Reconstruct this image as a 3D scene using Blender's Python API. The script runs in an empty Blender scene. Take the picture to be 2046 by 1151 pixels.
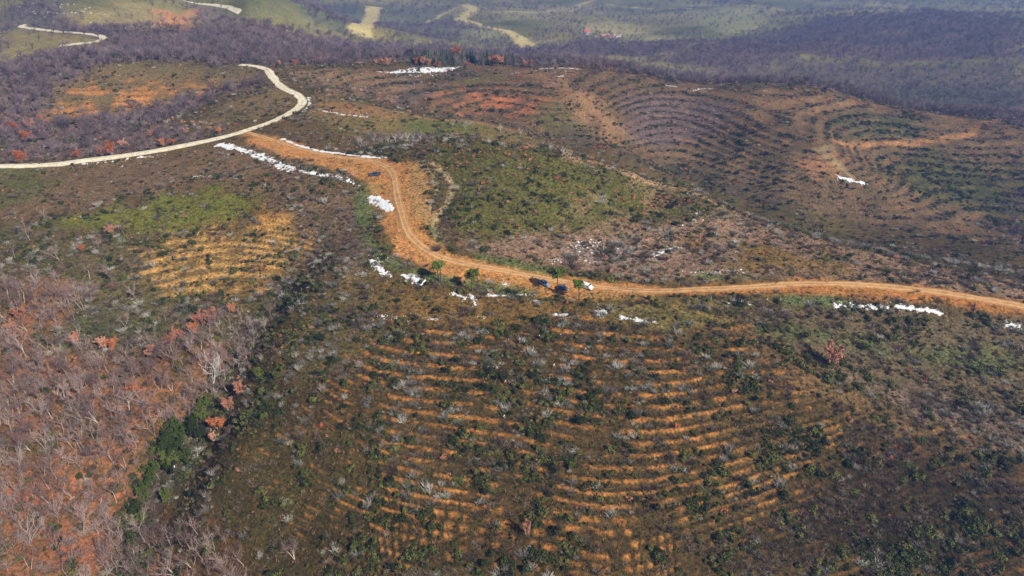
import bpy, bmesh, math, random
import numpy as np
from mathutils import Vector, Matrix, Euler

rad = math.radians
RNG = np.random.default_rng(7)
random.seed(7)
SC = bpy.context.scene
COL = SC.collection

# ------------------------------------------------------------------ camera, sky, sun, exposure
CAM_Z = 300.0
PITCH = rad(29.0)
FPX = 1365.0                      # focal length in photograph pixels (2046 wide)
cam_d = bpy.data.cameras.new('camera')
cam_d.sensor_width = 36.0
cam_d.lens = FPX / 2046.0 * 36.0
cam_d.clip_start = 1.0
cam_d.clip_end = 30000.0
cam = bpy.data.objects.new('camera', cam_d)
COL.objects.link(cam)
cam.location = (0, 0, CAM_Z)
cam.rotation_euler = (math.pi / 2 - PITCH, 0, 0)
SC.camera = cam

SUN_EL, SUN_AZ = rad(36.0), rad(131.0)      # azimuth clockwise from +Y: light comes from the right, behind the camera
world = bpy.data.worlds.new('World')
SC.world = world
world.use_nodes = True
wn = world.node_tree.nodes
wn.clear()
w_out = wn.new('ShaderNodeOutputWorld')
w_bg = wn.new('ShaderNodeBackground')
w_sky = wn.new('ShaderNodeTexSky')
w_sky.sky_type = 'NISHITA'
w_sky.sun_disc = False
w_sky.sun_elevation = SUN_EL
w_sky.sun_rotation = SUN_AZ
w_bg.inputs['Strength'].default_value = 0.055
world.node_tree.links.new(w_sky.outputs[0], w_bg.inputs[0])
world.node_tree.links.new(w_bg.outputs[0], w_out.inputs[0])
sun_d = bpy.data.lights.new('sun', 'SUN')
sun_d.energy = 5.0
sun_d.angle = rad(0.5)
sun_d.color = (1.0, 0.91, 0.77)
sun = bpy.data.objects.new('sun', sun_d)
COL.objects.link(sun)
sdir = Vector((math.sin(SUN_AZ) * math.cos(SUN_EL), math.cos(SUN_AZ) * math.cos(SUN_EL), math.sin(SUN_EL)))
sun.rotation_euler = sdir.to_track_quat('Z', 'Y').to_euler()
sun.location = (200, -200, 600)
SC.view_settings.view_transform = 'Standard'
SC.view_settings.look = 'None'
SC.view_settings.exposure = 0.72
SC.view_settings.gamma = 1.0
SC.cycles.use_denoising = True
SC.cycles.denoiser = 'OPENIMAGEDENOISE'
SC.cycles.denoising_input_passes = 'RGB_ALBEDO_NORMAL'
SC.cycles.denoising_prefilter = 'ACCURATE'
SC.cycles.max_bounces = 5
SC.cycles.diffuse_bounces = 2
SC.cycles.glossy_bounces = 2
SC.cycles.transmission_bounces = 2
SC.cycles.transparent_max_bounces = 8
SC.cycles.volume_bounces = 0

HAZE = 0.00029                   # density of the air, per metre

# ------------------------------------------------------------------ helpers
def tag(o, label=None, cat=None, group=None, kind=None):
    if label: o['label'] = label
    if cat: o['category'] = cat
    if group: o['group'] = group
    if kind: o['kind'] = kind
    return o

def link(name, data, parent=None, mat=None):
    o = bpy.data.objects.new(name, data)
    COL.objects.link(o)
    if parent is not None: o.parent = parent
    if mat is not None and data is not None: data.materials.append(mat)
    return o

def mesh_from(name, verts, faces, mat=None, smooth=False):
    """verts (n,3), faces: (m,3) or (m,4) array, or a list of tuples"""
    me = bpy.data.meshes.new(name)
    if isinstance(faces, np.ndarray):
        n, k = faces.shape
        me.vertices.add(len(verts)); me.vertices.foreach_set('co', np.asarray(verts, np.float32).ravel())
        me.loops.add(n * k); me.loops.foreach_set('vertex_index', faces.astype(np.int32).ravel())
        me.polygons.add(n); me.polygons.foreach_set('loop_start', np.arange(0, n * k, k, dtype=np.int32))
        me.update(calc_edges=True)
    else:
        me.from_pydata([tuple(v) for v in verts], [], [tuple(f) for f in faces])
    if smooth:
        me.polygons.foreach_set('use_smooth', np.ones(len(me.polygons), bool))
    if mat is not None: me.materials.append(mat)
    return me

# value noise, hashed lattice
def _hash(ix, iy, seed):
    h = (ix.astype(np.int64) * 374761393 + iy.astype(np.int64) * 668265263 + seed * 974634777) & 0xffffffff
    h = ((h ^ (h >> 13)) * 1274126177) & 0xffffffff
    h = (h ^ (h >> 16)) & 0xffffffff
    return (h / 4294967295.0).astype(np.float32)

def vnoise(x, y, seed=0):
    x = np.asarray(x, np.float64); y = np.asarray(y, np.float64)
    ix = np.floor(x); iy = np.floor(y)
    fx = x - ix; fy = y - iy
    fx = fx * fx * (3 - 2 * fx); fy = fy * fy * (3 - 2 * fy)
    a = _hash(ix, iy, seed); b = _hash(ix + 1, iy, seed)
    c = _hash(ix, iy + 1, seed); d = _hash(ix + 1, iy + 1, seed)
    return ((a * (1 - fx) + b * fx) * (1 - fy) + (c * (1 - fx) + d * fx) * fy) * 2 - 1

def fbm(x, y, seed=0, octaves=4, gain=0.5):
    s = 0.0; amp = 1.0; tot = 0.0
    for k in range(octaves):
        s = s + amp * vnoise(x * 2 ** k + 17.3 * k, y * 2 ** k - 9.1 * k, seed + k * 31)
        tot += amp; amp *= gain
    return s / tot

def sstep(a, b, x):
    t = np.clip((x - a) / (b - a), 0, 1)
    return t * t * (3 - 2 * t)

# ------------------------------------------------------------------ the lie of the land
SP, CP = math.sin(PITCH), math.cos(PITCH)
def ray(px, py):
    u = (px - 1023.0) / FPX; v = (575.5 - py) / FPX
    return u, CP + v * SP, -SP + v * CP

CTRL = []                                            # azimuth, ln(range), height relative to the eye
def P(px, py, z):                                    # a point of the ground seen from the viewpoint, with its height
    dx, dy, dz = ray(px, py); t = z / dz
    CTRL.append((math.atan2(dx, dy), math.log(t * math.hypot(dx, dy)), z))
def C(px, t, z):                                     # a point behind a crest: column, depth, height
    v = (z / t + SP) / CP
    dx = (px - 1023.0) / FPX; dy = CP + v * SP
    CTRL.append((math.atan2(dx, dy), math.log(t * math.hypot(dx, dy)), z))
def G(x, y, z): CTRL.append((math.atan2(x, y), math.log(math.hypot(x, y)), z))

# spur below the road
for a in [(1000,1150,-143),(1250,1150,-141),(700,1150,-147),(1600,1150,-147),(2040,1150,-152),
          (1000,1000,-137),(1250,1000,-135.5),(1500,1000,-138),(1800,1000,-143),(2040,1000,-146),(700,1000,-140),
          (1000,850,-131.5),(1250,850,-130),(1500,850,-131.5),(700,850,-134),(1750,850,-135),(2040,900,-139.5),
          (900,720,-127),(1200,720,-125),(1450,720,-126),(650,720,-130),(1650,760,-128.2),(1540,690,-125),
          (800,640,-124.5),(1100,640,-122.5),(1350,640,-122),(1480,645,-123),(650,620,-128.5),
          # dirt track
          (1130,575,-121),(950,530,-118),(850,500,-116),(800,430,-111),(790,380,-107.5),(760,340,-105),(650,310,-104.5),
          (500,268,-103.5),(1300,580,-120.8),(1500,572,-121.3),(1700,567,-122),(1900,585,-123.5),(2046,612,-125),
          # hollow on the right
          (1900,700,-132.5),(1700,660,-128),(2046,750,-136),(1820,760,-134.2),(2046,680,-131),
          # ground between the track and the crest on the right
          (1300,510,-119.6),(1500,480,-119.5),(1700,520,-121.5),(1900,545,-123.5),
          (1480,425,-120),(1300,400,-114),(950,283,-96.5),(850,284,-99),(1000,380,-104),(1000,450,-111),(1150,450,-114),
          (1125,303,-100),(1262,344,-106),(1380,376,-112),(1600,462,-123),(1750,505,-125),(1900,535,-126.3),(2046,565,-127.5),
          # gully and spur behind the knoll
          (780,288,-106),(850,272,-111),(760,240,-104),(817,219,-104),(920,236,-109),(1022,260,-115),(1075,284,-120),(640,195,-103),
          # terraced hill beyond
          (1160,300,-135),(1300,335,-144),(1500,400,-151),(1700,430,-154),(2000,440,-156),(2046,500,-146),
          (900,200,-117),(1500,280,-131),(1700,290,-134),(1900,280,-133),(1750,350,-139),(2046,300,-136),
          (1160,215,-118.5),(1240,290,-124.5),(1330,235,-132.5),(1390,285,-139),(1570,250,-124),(1640,330,-132.5),(1800,330,-143),(1000,175,-114.5),(960,225,-123),(830,180,-113.5),(700,170,-110),(750,138,-107),(900,131,-112),(1050,133,-114),(1180,123,-115),(1300,150,-120),(1480,165,-122),(1640,177,-124),
          (1740,205,-128),(1900,226,-131),(2000,236,-132),(2046,234,-131),
          # wooded hills on the right, the valley, the far slopes
          (2046,200,-165),(1750,190,-168),(1500,150,-175),(1300,125,-180),(1600,100,-175),(1900,100,-160),(2046,100,-150),(2046,22,-150),
          (1750,30,-165),(1640,28,-175),(1550,48,-185),(1850,20,-160),(1200,68,-205),(1100,90,-195),(900,80,-195),(700,70,-185),(1450,80,-190),
          (600,20,-200),(750,10,-205),(930,10,-210),(1200,10,-230),(1400,10,-230),(1200,35,-215),(1600,4,-230),(560,30,-190),(850,40,-200),
          # left: gravel road, hill and woods
          (300,131,-100),(150,121,-100),(450,129,-100),(0,150,-104),(300,230,-117),(100,270,-117),(500,170,-104),(300,180,-108),(100,200,-110),
          (0,328,-112),(150,322,-110),(300,302,-107),(440,275,-104),(550,240,-103),(600,205,-103),(590,180,-102),(545,150,-101),(480,131,-100),
          (420,100,-102),(300,62,-100),(450,48,-102),(650,100,-108),(600,70,-112),(700,112,-110),
          (150,60,-105),(40,50,-105),(200,20,-100),(0,10,-100),(400,10,-115),(330,2,-112),(480,30,-120),(150,95,-106),(0,100,-108),
          (100,340,-112),(300,420,-118),(100,420,-118),(450,500,-127),(450,420,-117),(620,400,-112),(700,450,-116),(620,520,-127),
          (300,550,-129),(100,550,-126),(50,700,-137),(0,850,-143),(200,850,-145),(50,1000,-150),(0,1150,-153),(150,1100,-159),(200,1280,-174),(0,1300,-162),
          (640,480,-121),(600,560,-129),(545,620,-136),(478,690,-141.5),(438,790,-148.5),(372,880,-154),(305,980,-160),(260,1100,-165),
          (450,600,-133),(300,700,-139),(380,760,-144),(560,900,-140),(450,1100,-155),(550,750,-136.5),(520,1000,-144),(470,880,-143),(420,1000,-149.5),(545,690,-132.5),(605,600,-127.3),(665,530,-119.8),(290,880,-148),(395,725,-140),(500,600,-130)]:
    P(*a)
for a in [(950,350,-103),(1000,372,-121),(1150,365,-129),(1300,360,-135),(1450,360,-143),(1600,350,-147),(1800,335,-148),(2046,307,-141),
          (817,437,-112),(920,437,-120),(690,450,-108),(900,600,-114),(900,730,-152),(1050,740,-160),(1180,770,-170),(1480,690,-165),(1740,625,-164),(2000,592,-160),
          (600,830,-160),(450,880,-150),(750,700,-140),(1700,1520,-205),(1900,1400,-190),(300,560,-107),(120,575,-110)]:
    C(*a)
for a in [(0,70,-168),(-90,80,-190),(90,80,-165),(-330,120,-150),(330,120,-150),(-420,330,-125),(420,330,-150),(-600,600,-110),(600,600,-150),
          (-1200,1000,-110),(1300,1100,-140),(-2200,1600,-90),(2200,1600,-120),(0,2600,-230),(-1200,2500,-190),(1300,2500,-190),
          (0,4500,-90),(-2500,4000,-90),(2500,4000,-90),(-5000,3000,-80),(5000,3000,-80),(0,9500,-20),(-6500,7500,-20),(6500,7500,-20)]:
    G(*a)
_c = np.array(CTRL)
def _phi(d2): return 0.5 * d2 * np.log(d2 + 1e-12)
_n = len(_c)
_K = _phi(((_c[:, None, :2] - _c[None, :, :2]) ** 2).sum(-1)) + np.eye(_n) * 2e-5
_Pm = np.c_[np.ones(_n), _c[:, :2]]
_A = np.zeros((_n + 3, _n + 3)); _A[:_n, :_n] = _K; _A[:_n, _n:] = _Pm; _A[_n:, :_n] = _Pm.T
_w = np.linalg.solve(_A, np.r_[_c[:, 2], 0, 0, 0])
def tps(az, lr):
    sh = az.shape; az = az.ravel(); lr = lr.ravel(); out = np.empty(len(az))
    for i in range(0, len(az), 60000):
        a = az[i:i + 60000]; l = lr[i:i + 60000]
        d2 = (a[:, None] - _c[None, :, 0]) ** 2 + (l[:, None] - _c[None, :, 1]) ** 2
        out[i:i + 60000] = _phi(d2) @ _w[:_n] + _w[_n] + _w[_n + 1] * a + _w[_n + 2] * l
    return out.reshape(sh)

AZ0, AZ1, NA = rad(-58), rad(58), 900
AZ = np.linspace(AZ0, AZ1, NA)
LR = np.concatenate([np.linspace(math.log(70), math.log(130), 60, endpoint=False),
                     np.linspace(math.log(130), math.log(700), 500, endpoint=False),
                     np.linspace(math.log(700), math.log(2600), 170, endpoint=False),
                     np.linspace(math.log(2600), math.log(12000), 50)])
NL = len(LR)
# coarse evaluation of the spline, then bicubic-ish upsampling by evaluating every 3rd column and row
_ca = np.linspace(AZ0, AZ1, 226); _cl = np.linspace(LR[0], LR[-1], 420)
_cz = tps(*np.meshgrid(_ca, _cl, indexing='ij'))
def _cr(t):
    return [-.5*t**3 + t**2 - .5*t, 1.5*t**3 - 2.5*t**2 + 1, -1.5*t**3 + 2*t**2 + .5*t, .5*t**3 - .5*t**2]
def smooth_z(az, lr):
    """smooth land height relative to the eye (Catmull-Rom over the spline samples)"""
    fa = np.clip((az - AZ0) / (AZ1 - AZ0) * 225, 1, 223.999); fl = np.clip((lr - LR[0]) / (LR[-1] - LR[0]) * 419, 1, 417.999)
    ia = fa.astype(int); il = fl.astype(int); wa = _cr(fa - ia); wl = _cr(fl - il)
    s = 0
    for i in range(4):
        for j in range(4):
            s = s + wa[i] * wl[j] * _cz[ia - 1 + i, il - 1 + j]
    return s
GA, GL = np.meshgrid(AZ, LR, indexing='ij')
R_ = np.exp(GL); GX = R_ * np.sin(GA); GY = R_ * np.cos(GA)
ZS = smooth_z(GA, GL)

# pixel of the photograph -> point of the smooth land
_ml = np.linspace(math.log(90), math.log(4000), 1500)
def hit(px, py):
    """(azimuth, ln range) where the sight line meets the land"""
    dx, dy, dz = ray(px, py); az = math.atan2(dx, dy); k = dz / math.hypot(dx, dy)
    d = np.exp(_ml) * k - smooth_z(np.full(_ml.shape, az), _ml)
    i = int(np.argmax(d <= 0))
    if d[i] > 0: return az, _ml[-1]
    if i == 0: return az, _ml[0]
    f = d[i - 1] / (d[i - 1] - d[i])
    return az, _ml[i - 1] + f * (_ml[i] - _ml[i - 1])
def hits(pts): return np.array([hit(*p) for p in pts])
def xy(q): q = np.asarray(q); r = np.exp(q[..., 1]); return np.stack([r * np.sin(q[..., 0]), r * np.cos(q[..., 0])], -1)
# ------------------------------------------------------------------ land cover, laid out on the land itself
def densify(p, step):
    out = [p[0]]
    for a, b in zip(p[:-1], p[1:]):
        n = max(1, int(np.ceil(np.linalg.norm(b - a) / step)))
        for k in range(1, n + 1): out.append(a + (b - a) * k / n)
    return np.array(out)

def spline(p, per=10):
    p = np.asarray(p, float); e = np.vstack([2 * p[0] - p[1], p, 2 * p[-1] - p[-2]]); out = []
    for i in range(1, len(e) - 2):
        for k in range(per):
            t = k / per
            w = _cr(t)
            out.append(w[0] * e[i - 1] + w[1] * e[i] + w[2] * e[i + 1] + w[3] * e[i + 2])
    out.append(p[-1])
    return np.array(out)

def poly_sd(qa, ql, poly):
    """signed distance (inside positive), in the conformal (azimuth, ln range) plane: metres / range"""
    d = np.full(qa.shape, 1e9); ins = np.zeros(qa.shape, bool)
    n = len(poly)
    for i in range(n):
        ax, ay = poly[i]; bx, by = poly[(i + 1) % n]
        ex, ey = bx - ax, by - ay
        t = np.clip(((qa - ax) * ex + (ql - ay) * ey) / (ex * ex + ey * ey + 1e-12), 0, 1)
        d = np.minimum(d, (qa - ax - t * ex) ** 2 + (ql - ay - t * ey) ** 2)
        c = ((ay > ql) != (by > ql)) & (qa < (bx - ax) * (ql - ay) / (by - ay + 1e-15) + ax)
        ins ^= c
    d = np.sqrt(d)
    return np.where(ins, d, -d)

def line_d(qa, ql, line):
    d = np.full(qa.shape, 1e9)
    for (ax, ay), (bx, by) in zip(line[:-1], line[1:]):
        ex, ey = bx - ax, by - ay
        t = np.clip(((qa - ax) * ex + (ql - ay) * ey) / (ex * ex + ey * ey + 1e-12), 0, 1)
        d = np.minimum(d, (qa - ax - t * ex) ** 2 + (ql - ay - t * ey) ** 2)
    return np.sqrt(d)

NZ = {}                                             # noise fields on the ground grid, metres
NZ['edge'] = fbm(GX / 14, GY / 14, 3, 4)
NZ['patch'] = fbm(GX / 9, GY / 9, 11, 3)
NZ['fine'] = fbm(GX / 2.6, GY / 2.6, 19, 3)
NZ['big'] = fbm(GX / 60, GY / 60, 23, 3)
NZ['far'] = fbm(GX / 160, GY / 160, 29, 4)
NZ['log'] = fbm(GA * 40, GL * 40, 41, 4)

COVER = np.zeros((NA, NL, 3), np.float32)
DENS = {k: np.zeros((NA, NL), np.float32) for k in ('green', 'grey', 'plum', 'russet', 'tuft', 'wood', 'leaf', 'terr', 'rows', 'soil', 'smooth', 'clear')}

def region_mask(shape, soft=0.02, warp=0.03, line_w=None):
    """shape: pixels of the photograph, each dropped on the land; line_w: half width in metres for a band along a path"""
    if line_w is None: shape = densify(np.array(list(shape) + [shape[0]], float), 85)[:-1]
    q = hits(shape)
    pad = soft + warp + 0.02
    if line_w is not None: pad += line_w / math.exp(q[:, 1].min())
    a0, a1 = q[:, 0].min() - pad, q[:, 0].max() + pad; l0, l1 = q[:, 1].min() - pad, q[:, 1].max() + pad
    ia = slice(max(0, np.searchsorted(AZ, a0)), np.searchsorted(AZ, a1)); il = slice(max(0, np.searchsorted(LR, l0)), np.searchsorted(LR, l1))
    qa, ql = GA[ia, il], GL[ia, il]
    if line_w is None: sd = poly_sd(qa, ql, q)
    else: sd = line_w / np.exp(ql) - line_d(qa, ql, spline(q, 6))
    sd = sd + warp * (0.6 * NZ['log'][ia, il] + 0.4 * NZ['patch'][ia, il])
    return (ia, il), sstep(-soft, soft, sd).astype(np.float32)

def paint(shape, col=None, op=1.0, soft=0.02, warp=0.03, line_w=None, patch=None, **dens):
    sl, m = region_mask(shape, soft, warp, line_w)
    if patch is not None:                           # only in patches: (noise name, threshold, softness)
        nm, th, sf = patch
        m = m * sstep(th - sf, th + sf, NZ[nm][sl])
    if col is not None:
        k = (m * op)[..., None]
        COVER[sl] = COVER[sl] * (1 - k) + np.array(col, np.float32) * k
    for kk, vv in dens.items():
        DENS[kk][sl] = DENS[kk][sl] * (1 - m) + vv * m
    return sl, m

OLIVE = (0.082, 0.062, 0.029); BROWN = (0.125, 0.085, 0.05); MAUVE = (0.195, 0.135, 0.098); GREEN = (0.072, 0.088, 0.026)
TAN = (0.36, 0.22, 0.085); OCHRE = (0.34, 0.175, 0.062); DIRT = (0.33, 0.175, 0.075); RUST = (0.165, 0.084, 0.048)
PLUM = (0.10, 0.078, 0.076); VERGE = (0.085, 0.135, 0.055); DARK = (0.030, 0.025, 0.017); WOODF = (0.115, 0.088, 0.085)
GRASSY = (0.13, 0.115, 0.045); PALE = (0.44, 0.38, 0.19)

COVER[:] = OLIVE
n = NZ['big'][..., None]; COVER += n * np.array((0.022, 0.008, 0.008), np.float32)
for k, v in dict(green=.24, grey=.22, plum=.30, russet=.03, tuft=.6).items(): DENS[k][:] = v
farm = sstep(620, 760, R_)
FARC = np.array((0.17, 0.16, 0.07)) + NZ['far'][..., None] * np.array((0.13, 0.10, 0.05)) + NZ['big'][..., None] * .03
COVER = (COVER * (1 - farm[..., None]) + FARC * farm[..., None]).astype(np.float32)

# --- the far valley and hills
wf = sstep(-.12, .12, NZ['far'] + 0.15) * farm
DENS['wood'] = (wf * 0.35).astype(np.float32)
for k in ('green', 'grey', 'plum', 'russet', 'tuft'): DENS[k] *= (1 - farm).astype(np.float32)
vw = (sstep(575, 600, R_) * (1 - sstep(860, 960, R_ + 60 * NZ['far'])))        # the wooded valley behind the terraced hill
DENS['wood'] = np.maximum(DENS['wood'], .85 * vw).astype(np.float32)
COVER = (COVER * (1 - vw[..., None]) + np.array(WOODF, np.float32) * vw[..., None]).astype(np.float32)
paint([(1300,130),(1420,100),(1550,60),(1640,30),(1850,22),(2046,30),(2046,120),(1800,130),(1600,120),(1500,150)], WOODF, wood=1.0, warp=.05)
paint([(1500,152),(1600,125),(1800,135),(2046,125),(2046,210),(1900,215),(1760,190)], (0.115,0.10,0.075), wood=.55, plum=.25, warp=.05)
paint([(1700,195),(1800,170),(2046,180),(2046,212),(1880,215)], (0.07,0.075,0.05), .8, wood=1.0)
paint([(560,60),(720,80),(900,95),(1060,100),(1200,85),(1420,100),(1300,125),(1150,112),(1000,112),(720,110),(600,80)], WOODF, wood=1.0, warp=.04)
paint([(560,8),(740,8),(700,70),(640,60)], (0.09,0.11,0.075), .8, wood=.8)
paint([(770,8),(900,10),(900,40),(1040,95),(800,85),(760,50)], (0.12,0.13,0.085), .8, wood=.55)
paint([(1170,50),(1230,36),(1300,55),(1330,66),(1260,62),(1180,60)], (0.30,0.27,0.13), .9, wood=.08)
paint([(1150,66),(1330,66),(1330,78),(1160,75)], (0.26,0.26,0.12), .8, wood=.05)
paint([(920,74),(1000,74),(1010,84),(930,86)], (0.24,0.25,0.13), .7, wood=.2)
paint([(1370,20),(1520,22),(1540,45),(1460,60),(1380,45)], (0.25,0.26,0.13), .6, wood=.15)
paint([(1000,10),(1120,18),(1140,35),(1010,40)], (0.23,0.22,0.12), .6, wood=.2)
for pl, w in [([(752,3),(738,35),(720,68)], 16), ([(930,5),(942,18),(922,40),(975,65),(1030,82),(1056,96)], 14)]:
    paint(pl, PALE, 1.0, soft=.004, warp=.006, line_w=w, wood=0, smooth=1)
for pl in [[(850,45),(905,12),(940,2)], [(970,24),(1060,27),(1110,15)], [(1210,8),(1300,13),(1380,16)], [(1380,12),(1470,18),(1560,22)], [(1130,24),(1150,10),(1190,4)]]:
    paint(pl, PALE, .8, soft=.003, warp=.003, line_w=4.5, wood=0)

# --- hill on the left and the woods behind it
paint([(60,125),(300,132),(460,131),(530,150),(500,165),(420,205),(250,240),(60,250),(20,200)], (0.13,0.098,0.05), warp=.02, tuft=.7, green=.12, plum=.22)
paint([(60,185),(180,165),(330,160),(430,172),(400,195),(250,225),(120,235),(60,225)], (0.31,0.155,0.06), .95, patch=('patch', -.02, .22), tuft=.8, plum=.2, green=.1, rows=.8)
paint([(230,120),(480,128),(480,150),(330,150),(240,142)], (0.10,0.09,0.04), .6, patch=('patch', 0, .3))
paint([(0,165),(90,140),(200,135),(120,180),(60,235),(0,225)], WOODF, wood=.9, plum=.4)
paint([(0,235),(60,250),(230,232),(350,205),(500,168),(540,170),(420,205),(330,250),(440,268),(300,298),(120,318),(0,322)], (0.125,0.085,0.075), wood=.7, plum=.45, tuft=.3)
paint([(430,215),(520,180),(575,170),(585,205),(540,232),(470,250),(380,262)], (0.135,0.10,0.05), warp=.02, wood=.02, tuft=.7)
paint([(220,65),(330,58),(480,55),(560,90),(700,120),(680,133),(520,128),(330,128),(225,110)], WOODF, wood=1.1, warp=.03)
paint([(380,15),(600,75),(720,105),(560,85),(430,50)], (0.13,0.105,0.10), wood=.7)
paint([(0,20),(140,10),(140,40),(60,70),(0,75)], (0.10,0.095,0.085), wood=.6)
paint([(140,30),(230,12),(370,30),(400,52),(300,60),(150,48)], (0.23,0.20,0.095), .95, wood=.06, warp=.015)
paint([(0,64),(40,56),(120,66),(200,78),(190,92),(110,98),(60,112),(0,128)], (0.21,0.18,0.085), .95, wood=.05, warp=.015)
paint([(325,38),(380,34),(375,55),(330,55)], (0.36,0.17,0.085), .8, wood=.2)

# --- terraced hill across the valley
paint([(640,145),(750,140),(900,133),(1180,125),(1480,168),(1740,208),(1990,240),(2046,260),(2046,500),(1900,470),(1700,440),(1500,402),(1300,336),(1150,296),(1020,262),(900,232),(700,190)],
      (0.10,0.072,0.042), warp=.01, tuft=.5, green=.17, grey=.08, plum=.32, russet=.12, rows=.9)
paint([(900,150),(1010,142),(1100,200),(1200,290),(1090,275),(1000,200)], (0.095,0.088,0.036), .85, green=.25, russet=.16, patch=('big', -.2, .25))
paint([(860,195),(1010,180),(1085,210),(1060,235),(900,225)], (0.29,0.12,0.06), .9, patch=('patch', -.1, .25), tuft=.8)
paint([(1040,140),(1110,150),(1180,195),(1245,270),(1225,300),(1160,235),(1090,180)], (0.20,0.125,0.072), .9, tuft=.6, green=.06, plum=.2, russet=.1, rows=0)
paint([(700,150),(830,160),(860,195),(800,210),(700,180)], PLUM, .8, plum=.6, grey=.3)
paint([(1230,190),(1320,185),(1470,200),(1430,260),(1340,300),(1270,290)], PLUM, .9, plum=.9, grey=.25, green=.1, tuft=.2, rows=1)
paint([(1300,300),(1420,270),(1560,270),(1640,330),(1560,400),(1480,395),(1330,335)], (0.125,0.095,0.055), .8, green=.45, plum=.3, rows=1)
paint([(1480,180),(1640,190),(1740,215),(1640,235),(1520,235)], (0.19,0.125,0.07), .8, green=.08, plum=.2, tuft=.6)
paint([(1650,240),(1800,230),(1850,260),(1800,285),(1680,280)], (0.055,0.06,0.032), .9, green=.8, plum=.2, rows=1)
paint([(1600,320),(1660,300),(1700,335),(1640,345),(1590,340)], (0.24,0.13,0.07), .8, patch=('patch', -.2, .3), green=.08)
paint([(1740,330),(1860,300),(2046,340),(2046,420),(1900,400)], (0.055,0.062,0.025), .95, green=1.0, russet=.12, rows=.8)
paint([(1990,400),(2046,330),(2046,480),(2010,450)], (0.035,0.04,0.02), .9, green=.9, wood=.5)
paint([(1998,238),(1950,258),(1900,275),(1750,290),(1680,288)], (0.29,0.16,0.075), .95, soft=.006, warp=.01, line_w=2.3, green=0, plum=0, grey=0)
paint([(1700,345),(1640,300),(1660,290)], (0.22,0.17,0.10), .9, soft=.006, warp=.008, line_w=3.0, green=0, plum=0, grey=0)

# --- gully and spur behind the knoll
paint([(640,195),(720,205),(820,221),(920,238),(1020,262),(1070,284),(1000,276),(850,275),(740,285),(650,250),(600,225)], (0.125,0.10,0.045), warp=.01, green=.15, plum=.2, tuft=.6, russet=.05)
paint([(620,200),(720,210),(810,224),(740,232),(640,225)], (0.21,0.125,0.062), .9, tuft=.7, green=.05, plum=.1)
paint([(810,228),(900,240),(980,265),(860,270),(800,262)], (0.08,0.09,0.03), .9, green=.35)
paint([(570,140),(740,140),(820,165),(800,200),(660,190),(620,170)], (0.15,0.105,0.062), .9, plum=.4, tuft=.6)
paint([(720,275),(860,268),(860,280),(720,288)], (0.12,0.10,0.085), .8, wood=.5)

# --- knoll, and the ridge running down to the right
paint([(850,290),(980,284),(1100,303),(1250,345),(1380,380),(1480,430),(1380,440),(1200,470),(1050,490),(920,470),(890,400)], (0.078,0.080,0.028), warp=.02, green=.2, russet=.24, grey=.06, plum=.12, tuft=.7)
paint([(1180,380),(1300,370),(1470,428),(1380,450),(1220,470),(1140,440)], (0.155,0.115,0.066), .8, plum=.4, grey=.15, green=.2, patch=('patch', -.15, .3))
paint([(1050,470),(1250,450),(1480,432),(1600,468),(1750,508),(1900,538),(2046,566),(2046,600),(1800,565),(1600,552),(1300,560),(1100,525),(950,490)], MAUVE, warp=.02, plum=.42, grey=.2, green=.08, tuft=.5, russet=.03)
paint([(1380,480),(1560,480),(1750,520),(1800,555),(1600,548),(1420,545)], (0.145,0.098,0.036), .9, patch=('patch', -.15, .35), plum=.12, grey=.06, tuft=.7)
paint([(1140,490),(1250,480),(1300,520),(1180,525)], (0.17,0.15,0.155), .7, grey=.4, plum=.5)
paint([(900,480),(1050,495),(1200,535),(1060,520),(930,505)], (0.17,0.115,0.085), .8, plum=.4)

paint([(1085,275),(1160,292),(1230,312),(1330,342),(1480,402),(1600,436),(1560,400),(1400,340),(1250,300),(1130,262)], (0.055,0.05,0.034), .8, green=.6, plum=.4, rows=.3)
paint([(1060,294),(1125,306),(1190,326),(1262,349),(1380,381),(1480,430),(1600,468),(1750,510),(1900,540),(2046,568)], (0.25,0.175,0.115), .85, soft=.008, warp=.008, line_w=2.0, green=.03, plum=.12, grey=.05, tuft=.6)
paint([(640,198),(720,208),(817,222),(920,239),(1020,263)], (0.21,0.14,0.08), .8, soft=.006, warp=.006, line_w=1.6, green=.03, plum=.1)

# --- slope on the left below the gravel road
paint([(0,340),(150,332),(300,312),(430,288),(520,290),(620,330),(710,370),(720,450),(650,470),(600,420),(500,390),(420,370),(280,395),(120,425),(0,440)], (0.115,0.082,0.05), warp=.02, plum=.3, grey=.12, green=.15, tuft=.7)
paint([(0,335),(70,335),(110,360),(60,400),(0,410)], (0.075,0.085,0.03), .8)
paint([(130,440),(280,405),(420,378),(500,395),(505,440),(330,468),(160,460)], (0.105,0.118,0.028), .95, green=.12, plum=.06, grey=.05, tuft=.9)
paint([(280,500),(390,458),(520,440),(560,425),(605,465),(635,505),(618,562),(480,598),(340,590),(282,548)], (0.16,0.105,0.045), .95, patch=('patch', -.6, .3), green=.30, plum=.2, grey=.08, tuft=.55, terr=0, clear=1)
paint([(510,430),(570,415),(575,440),(520,450)], (0.38,0.20,0.075), .9, green=0)
paint([(0,445),(150,465),(290,470),(290,560),(330,600),(480,600),(430,680),(300,690),(130,620),(0,560)], (0.085,0.075,0.04), .9, plum=.4, grey=.35, green=.3, wood=.06)
paint([(60,600),(200,610),(330,650),(300,690),(180,690),(70,650)], (0.055,0.06,0.034), .9, green=.5, grey=.4)
paint([(560,380),(700,390),(735,470),(720,540),(690,560),(640,520),(610,470)], (0.125,0.09,0.065), .8, plum=.5, grey=.3, green=.15)
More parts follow.
